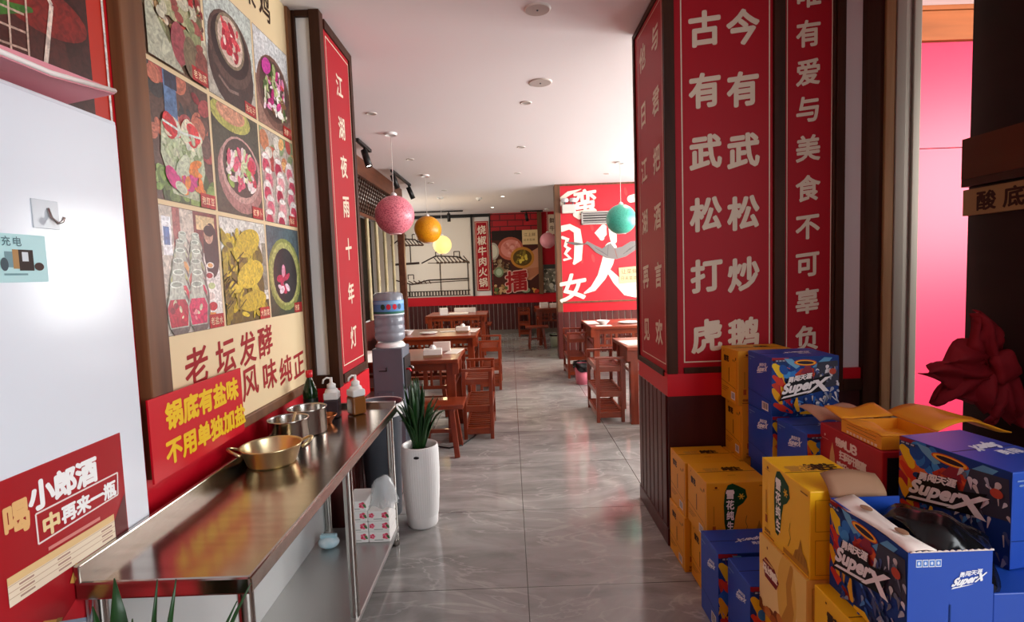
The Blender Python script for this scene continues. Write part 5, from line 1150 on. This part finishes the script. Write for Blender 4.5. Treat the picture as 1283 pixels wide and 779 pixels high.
# patterned blue stack
carton('blue carton at the base of the patterned stack', (1.11, 1.39, 2.235, 2.46, 0, .545), BLU, XS[:1], group=GX)
carton('blue beer carton directly under the patterned one of the tallest stack', (1.10, 1.385, 2.23, 2.46, .545, .797), BLU, xs(2), group=GX)
carton('patterned blue beer carton on top of the tallest stack under the second red sign', (1.10, 1.385, 2.235, 2.46, .797, 1.05), BLU, xs(3), group=GX)
carton('blue carton at the base in front of the patterned stack', (1.12, 1.40, 1.995, 2.225, 0, .545), BLU, XS[:1], group=GX)
carton('blue beer carton with open bright top in front of the tallest patterned stack', (1.115, 1.40, 1.99, 2.22, .545, .795), BLU, xs(4), group=GX)
# blue ones on the floor
carton('dark blue beer carton on the floor before the ochre emblem carton', (.77, 1.06, 1.985, 2.175, 0, .336), BLU, xs(5), group=GX)
carton('blue beer carton on the floor nearest to the camera on the aisle side', (.80, 1.07, 1.777, 1.97, 0, .33), BLU, xs(6), group=GX)
# yellow stack at the front
EF = [('-x', y_front, 'printed_front'), ('+z', y_top, 'printed_top')]
def y_end(a, w_, h):
    for p in (((.08, .9), (.9, .9), (.9, .55), (.08, .55)), ((.08, .45), (.9, .45), (.9, .06), (.08, .06))): a.line([(w_ * x, h * y) for x, y in p + p[:1]], .0018, '#b8860c')
    barcode(a, w_ * .4, h * .12, w_ * .3, h * .2)
carton('yellow carton at the base of the front stack', (.845, 1.04, 1.485, 1.765, 0, .265), YELB, [('-x', y_side, 'printed_side')], group='yellow cartons of the front stack')
carton('honey yellow carton with a dark red plaque, under the bright yellow carton', (.83, 1.04, 1.48, 1.77, .265, .53), YELP, [('-x', f_art, 'printed_front'), ('-y', y_end, 'printed_end')], group='yellow cartons of the front stack')
carton('bright yellow beer carton with green emblem, topmost of the front stack', (.837, 1.04, 1.478, 1.768, .53, .795), YELB, EF + [('-y', y_end, 'printed_end')], group='yellow cartons of the front stack')
carton('yellow carton on the floor under the open blue carton', (.85, 1.10, 1.17, 1.46, 0, .265), YELB, [('-x', y_side, 'printed_side')], group='yellow cartons of the front stack')
carton('yellow carton directly under the open patterned carton', (.842, 1.10, 1.165, 1.462, .265, .53), YELB, [('-x', y_side, 'printed_side'), ('-y', y_end, 'printed_end')], group='yellow cartons of the front stack')

def open_box(b, th=.004):
    x0, x1, y0, y1, z0, z1 = b
    return G().box(x0, x1, y0, y1, z0 + .001, z0 + th).box(x0, x0 + th, y0, y1, z0 + th, z1).box(x1 - th, x1, y0, y1, z0 + th, z1).box(x0 + th, x1 - th, y0, y0 + th, z0 + th, z1).box(x0 + th, x1 - th, y1 - th, y1, z0 + th, z1)
# open patterned carton in the foreground
b = (.885, 1.082, 1.165, 1.46, .53, .783)
t = carton('open patterned blue carton in the foreground with a white torn flap and pale blue end', b, BLU, [('-x', lambda a, w_, h: x_art(a, w_, h, 8), 'printed_front'), ('-y', x_end, 'printed_end')], group=GX, box=False)
g = G().box(.885, 1.082, 1.165, 1.46, .531, .535).box(.885, .889, 1.165, 1.46, .535, .783).box(1.078, 1.082, 1.165, 1.46, .535, .70).box(.889, 1.078, 1.165, 1.169, .535, .783).box(.889, 1.078, 1.456, 1.46, .535, .783)
g.build('body', BLU, t)
g = G(); g.sheet([[(.884 + .066 * u, 1.165 + .292 * v, .784 + .006 * math.sin(3 * u + 5 * v)) for v in [k / 8 for k in range(9)]] for u in [k / 3 for k in range(4)]], 9, .004); fl = g.build('top_flap', mat('white_board_face', '#ecdfd4', .6), t)
g = G()
for v in (.28, .72): g.ell((.93, 1.457 - .292 * v, .791), .012, .02, .0015, 14)
g.build('hand_hole', KRAFT, fl)
g = G(); g.sheet([[(.885 + .16 * u, 1.462 + .05 * v * v, .783 + .052 * v + .01 * math.sin(4 * u) * v) for u in [k / 6 for k in range(7)]] for v in [k / 5 for k in range(6)]], 7, .004); g.build('rear_flap', KRAFT, t)
g = G(); rows = [[(.888 + .19 * u, 1.163, .783 + .004 * abs(math.sin(40 * u)) * v) for u in [k / 40 for k in range(41)]] for v in (0, 1)]; g.sheet(rows, 41, .003); g.build('torn_edge', mat('white_board_face', '#ecdfd4', .6), t)
t = thing('plastic_bag', 'crumpled black plastic bag bulging out of the open patterned carton', 'bag', (1.02, 1.32, .54))
g = G().ell((1.035, 1.32, .70), .16, .14, .10, 56)
for i, v in enumerate(g.v):
    k = 1 + .07 * math.sin(31 * v.x + 17 * v.z) + .06 * math.sin(23 * v.y + 29 * v.z) + .04 * math.sin(57 * v.x - 41 * v.y) + .02 * math.sin(97 * v.x + 83 * v.y); c_ = Vector((1.035, 1.32, .70)); v = c_ + (v - c_) * k
    v.x = min(max(v.x, .968), 1.185); v.y = min(max(v.y, 1.175), 1.452)
    v.z = max(v.z, .66 if v.x > 1.09 else (.705 if v.x > 1.07 else .54)); g.v[i] = v
g.build('film', BLACKP, t)
# red carton, its open flaps, the torn orange tray on it
b = (1.165, 1.375, 1.65, 1.99, .58, .84)
carton('red carton at the base under the red open carton', (1.17, 1.375, 1.66, 1.985, 0, .578), REDC, [], group='red cartons')
def r_art(a, w_, h):
    a.poly([(w_ * .16, h * .18), (w_ * .19, h * .62), (w_ * .23, h * .8), (w_ * .27, h * .62), (w_ * .31, h * .2)], '#d8a468'); a.rect(w_ * .2, h * .42, w_ * .275, h * .5, '#a8401c')
    a.row('畅爽U8', w_ * .33, h * .84, h * .125, '#f0dccc', bold=.05, gap=.9); a.row('扫码开惠赢', w_ * .40, h * .68, h * .13, '#f0dccc', bold=.05, gap=.85); a.row('欢乐“畅”行', w_ * .36, h * .52, h * .125, '#f0dccc', bold=.05, gap=.85)
    a.ell(w_ * .1, h * .86, h * .015, h * .02, '#f0d8c8'); a.rect(w_ * .05, h * .8, w_ * .16, h * .81, '#d88a80'); a.ell(w_ * .9, h * .58, h * .05, h * .04, '#d8605c'); a.rect(w_ * .84, h * .48, w_ * .96, h * .5, '#e8a89c')
t = carton('red open carton with cream lettering between the yellow and patterned cartons', b, REDC, [('-x', r_art, 'printed_front')], group='red cartons')
G().box(1.18, 1.365, 1.6465, 1.65, .60, .82).build('end_panel', mat('black_board', '#16130f', .6), t)
g = G(); g.sheet([[(1.165 + .205 * u, 1.992 + .15 * v, .842 + .05 * v + .008 * math.sin(9 * u) - .03 * v * v) for u in [k / 8 for k in range(9)]] for v in [k / 5 for k in range(6)]], 9, .004); g.build('open_flap', KRAFTL, t)
b = (1.168, 1.37, 1.66, 1.865, .842, .885)
ORG = mat('orange_yellow_carton', '#e8981c', .5)
t = carton('torn orange yellow carton tray lying on the red open carton', b, ORG, [], name='carton_tray', box=False)
open_box(b).build('body', ORG, t)
N_ = [k / 16 for k in range(17)]; M_ = [k / 6 for k in range(7)]
g = G(); g.sheet([[(1.170 + .085 * u + .006 * math.sin(7 * v), 1.662 + .20 * v, .888 + .007 * math.sin(9 * v + 1) * u - .012 * u * u) for v in N_] for u in M_], 17, .004); g.build('left_flap', ORG, t)
g = G(); g.sheet([[(1.172 + .20 * u, 1.867 + .11 * v + .02 * u, .886 + .012 * v + .008 * math.sin(7 * u + 1) * v) for u in N_] for v in M_], 17, .004); g.build('far_flap', ORG, t)
g = G(); g.sheet([[(1.37 + .30 * u, 1.69 + .24 * v + .06 * u, .887 + .022 * math.sin(4.5 * u) + .010 * math.sin(8 * v + 3 * u) * u - .012 * u * u) for u in N_] for v in M_], 17, .004); g.build('right_flap', ORG, t)
a = Art((1.168, 1.865, .842), (0, -1, 0), UZ)
for k in range(2): a.line([(.03, .036 - .012 * k), (.18, .035 - .012 * k)], .0014, '#6a3c10')
for k in range(9): a.rect(.03 + .018 * k, .004, .042 + .018 * k, .013, '#f0d0b0')
a.build('printed_side', t)
# patterned carton at the right edge and the blue one under it
carton('blue carton at the floor of the right edge stack', (1.125, 1.50, 1.20, 1.625, 0, .325), BLU, [], group=GX)
carton('bright blue carton top visible under the large patterned carton at the right edge', (1.115, 1.50, 1.20, 1.625, .325, .655), BLU, [], group=GX)
b = (1.205, 1.425, 1.302, 1.618, .657, .91)
carton('large patterned blue carton at the right edge behind the open one', b, BLU, [('-x', lambda a, w_, h: x_art(a, w_, h, 9), 'printed_front'), ('-y', x_side, 'printed_side'), ('+z', x_top, 'printed_top')], group=GX, rz=.17)
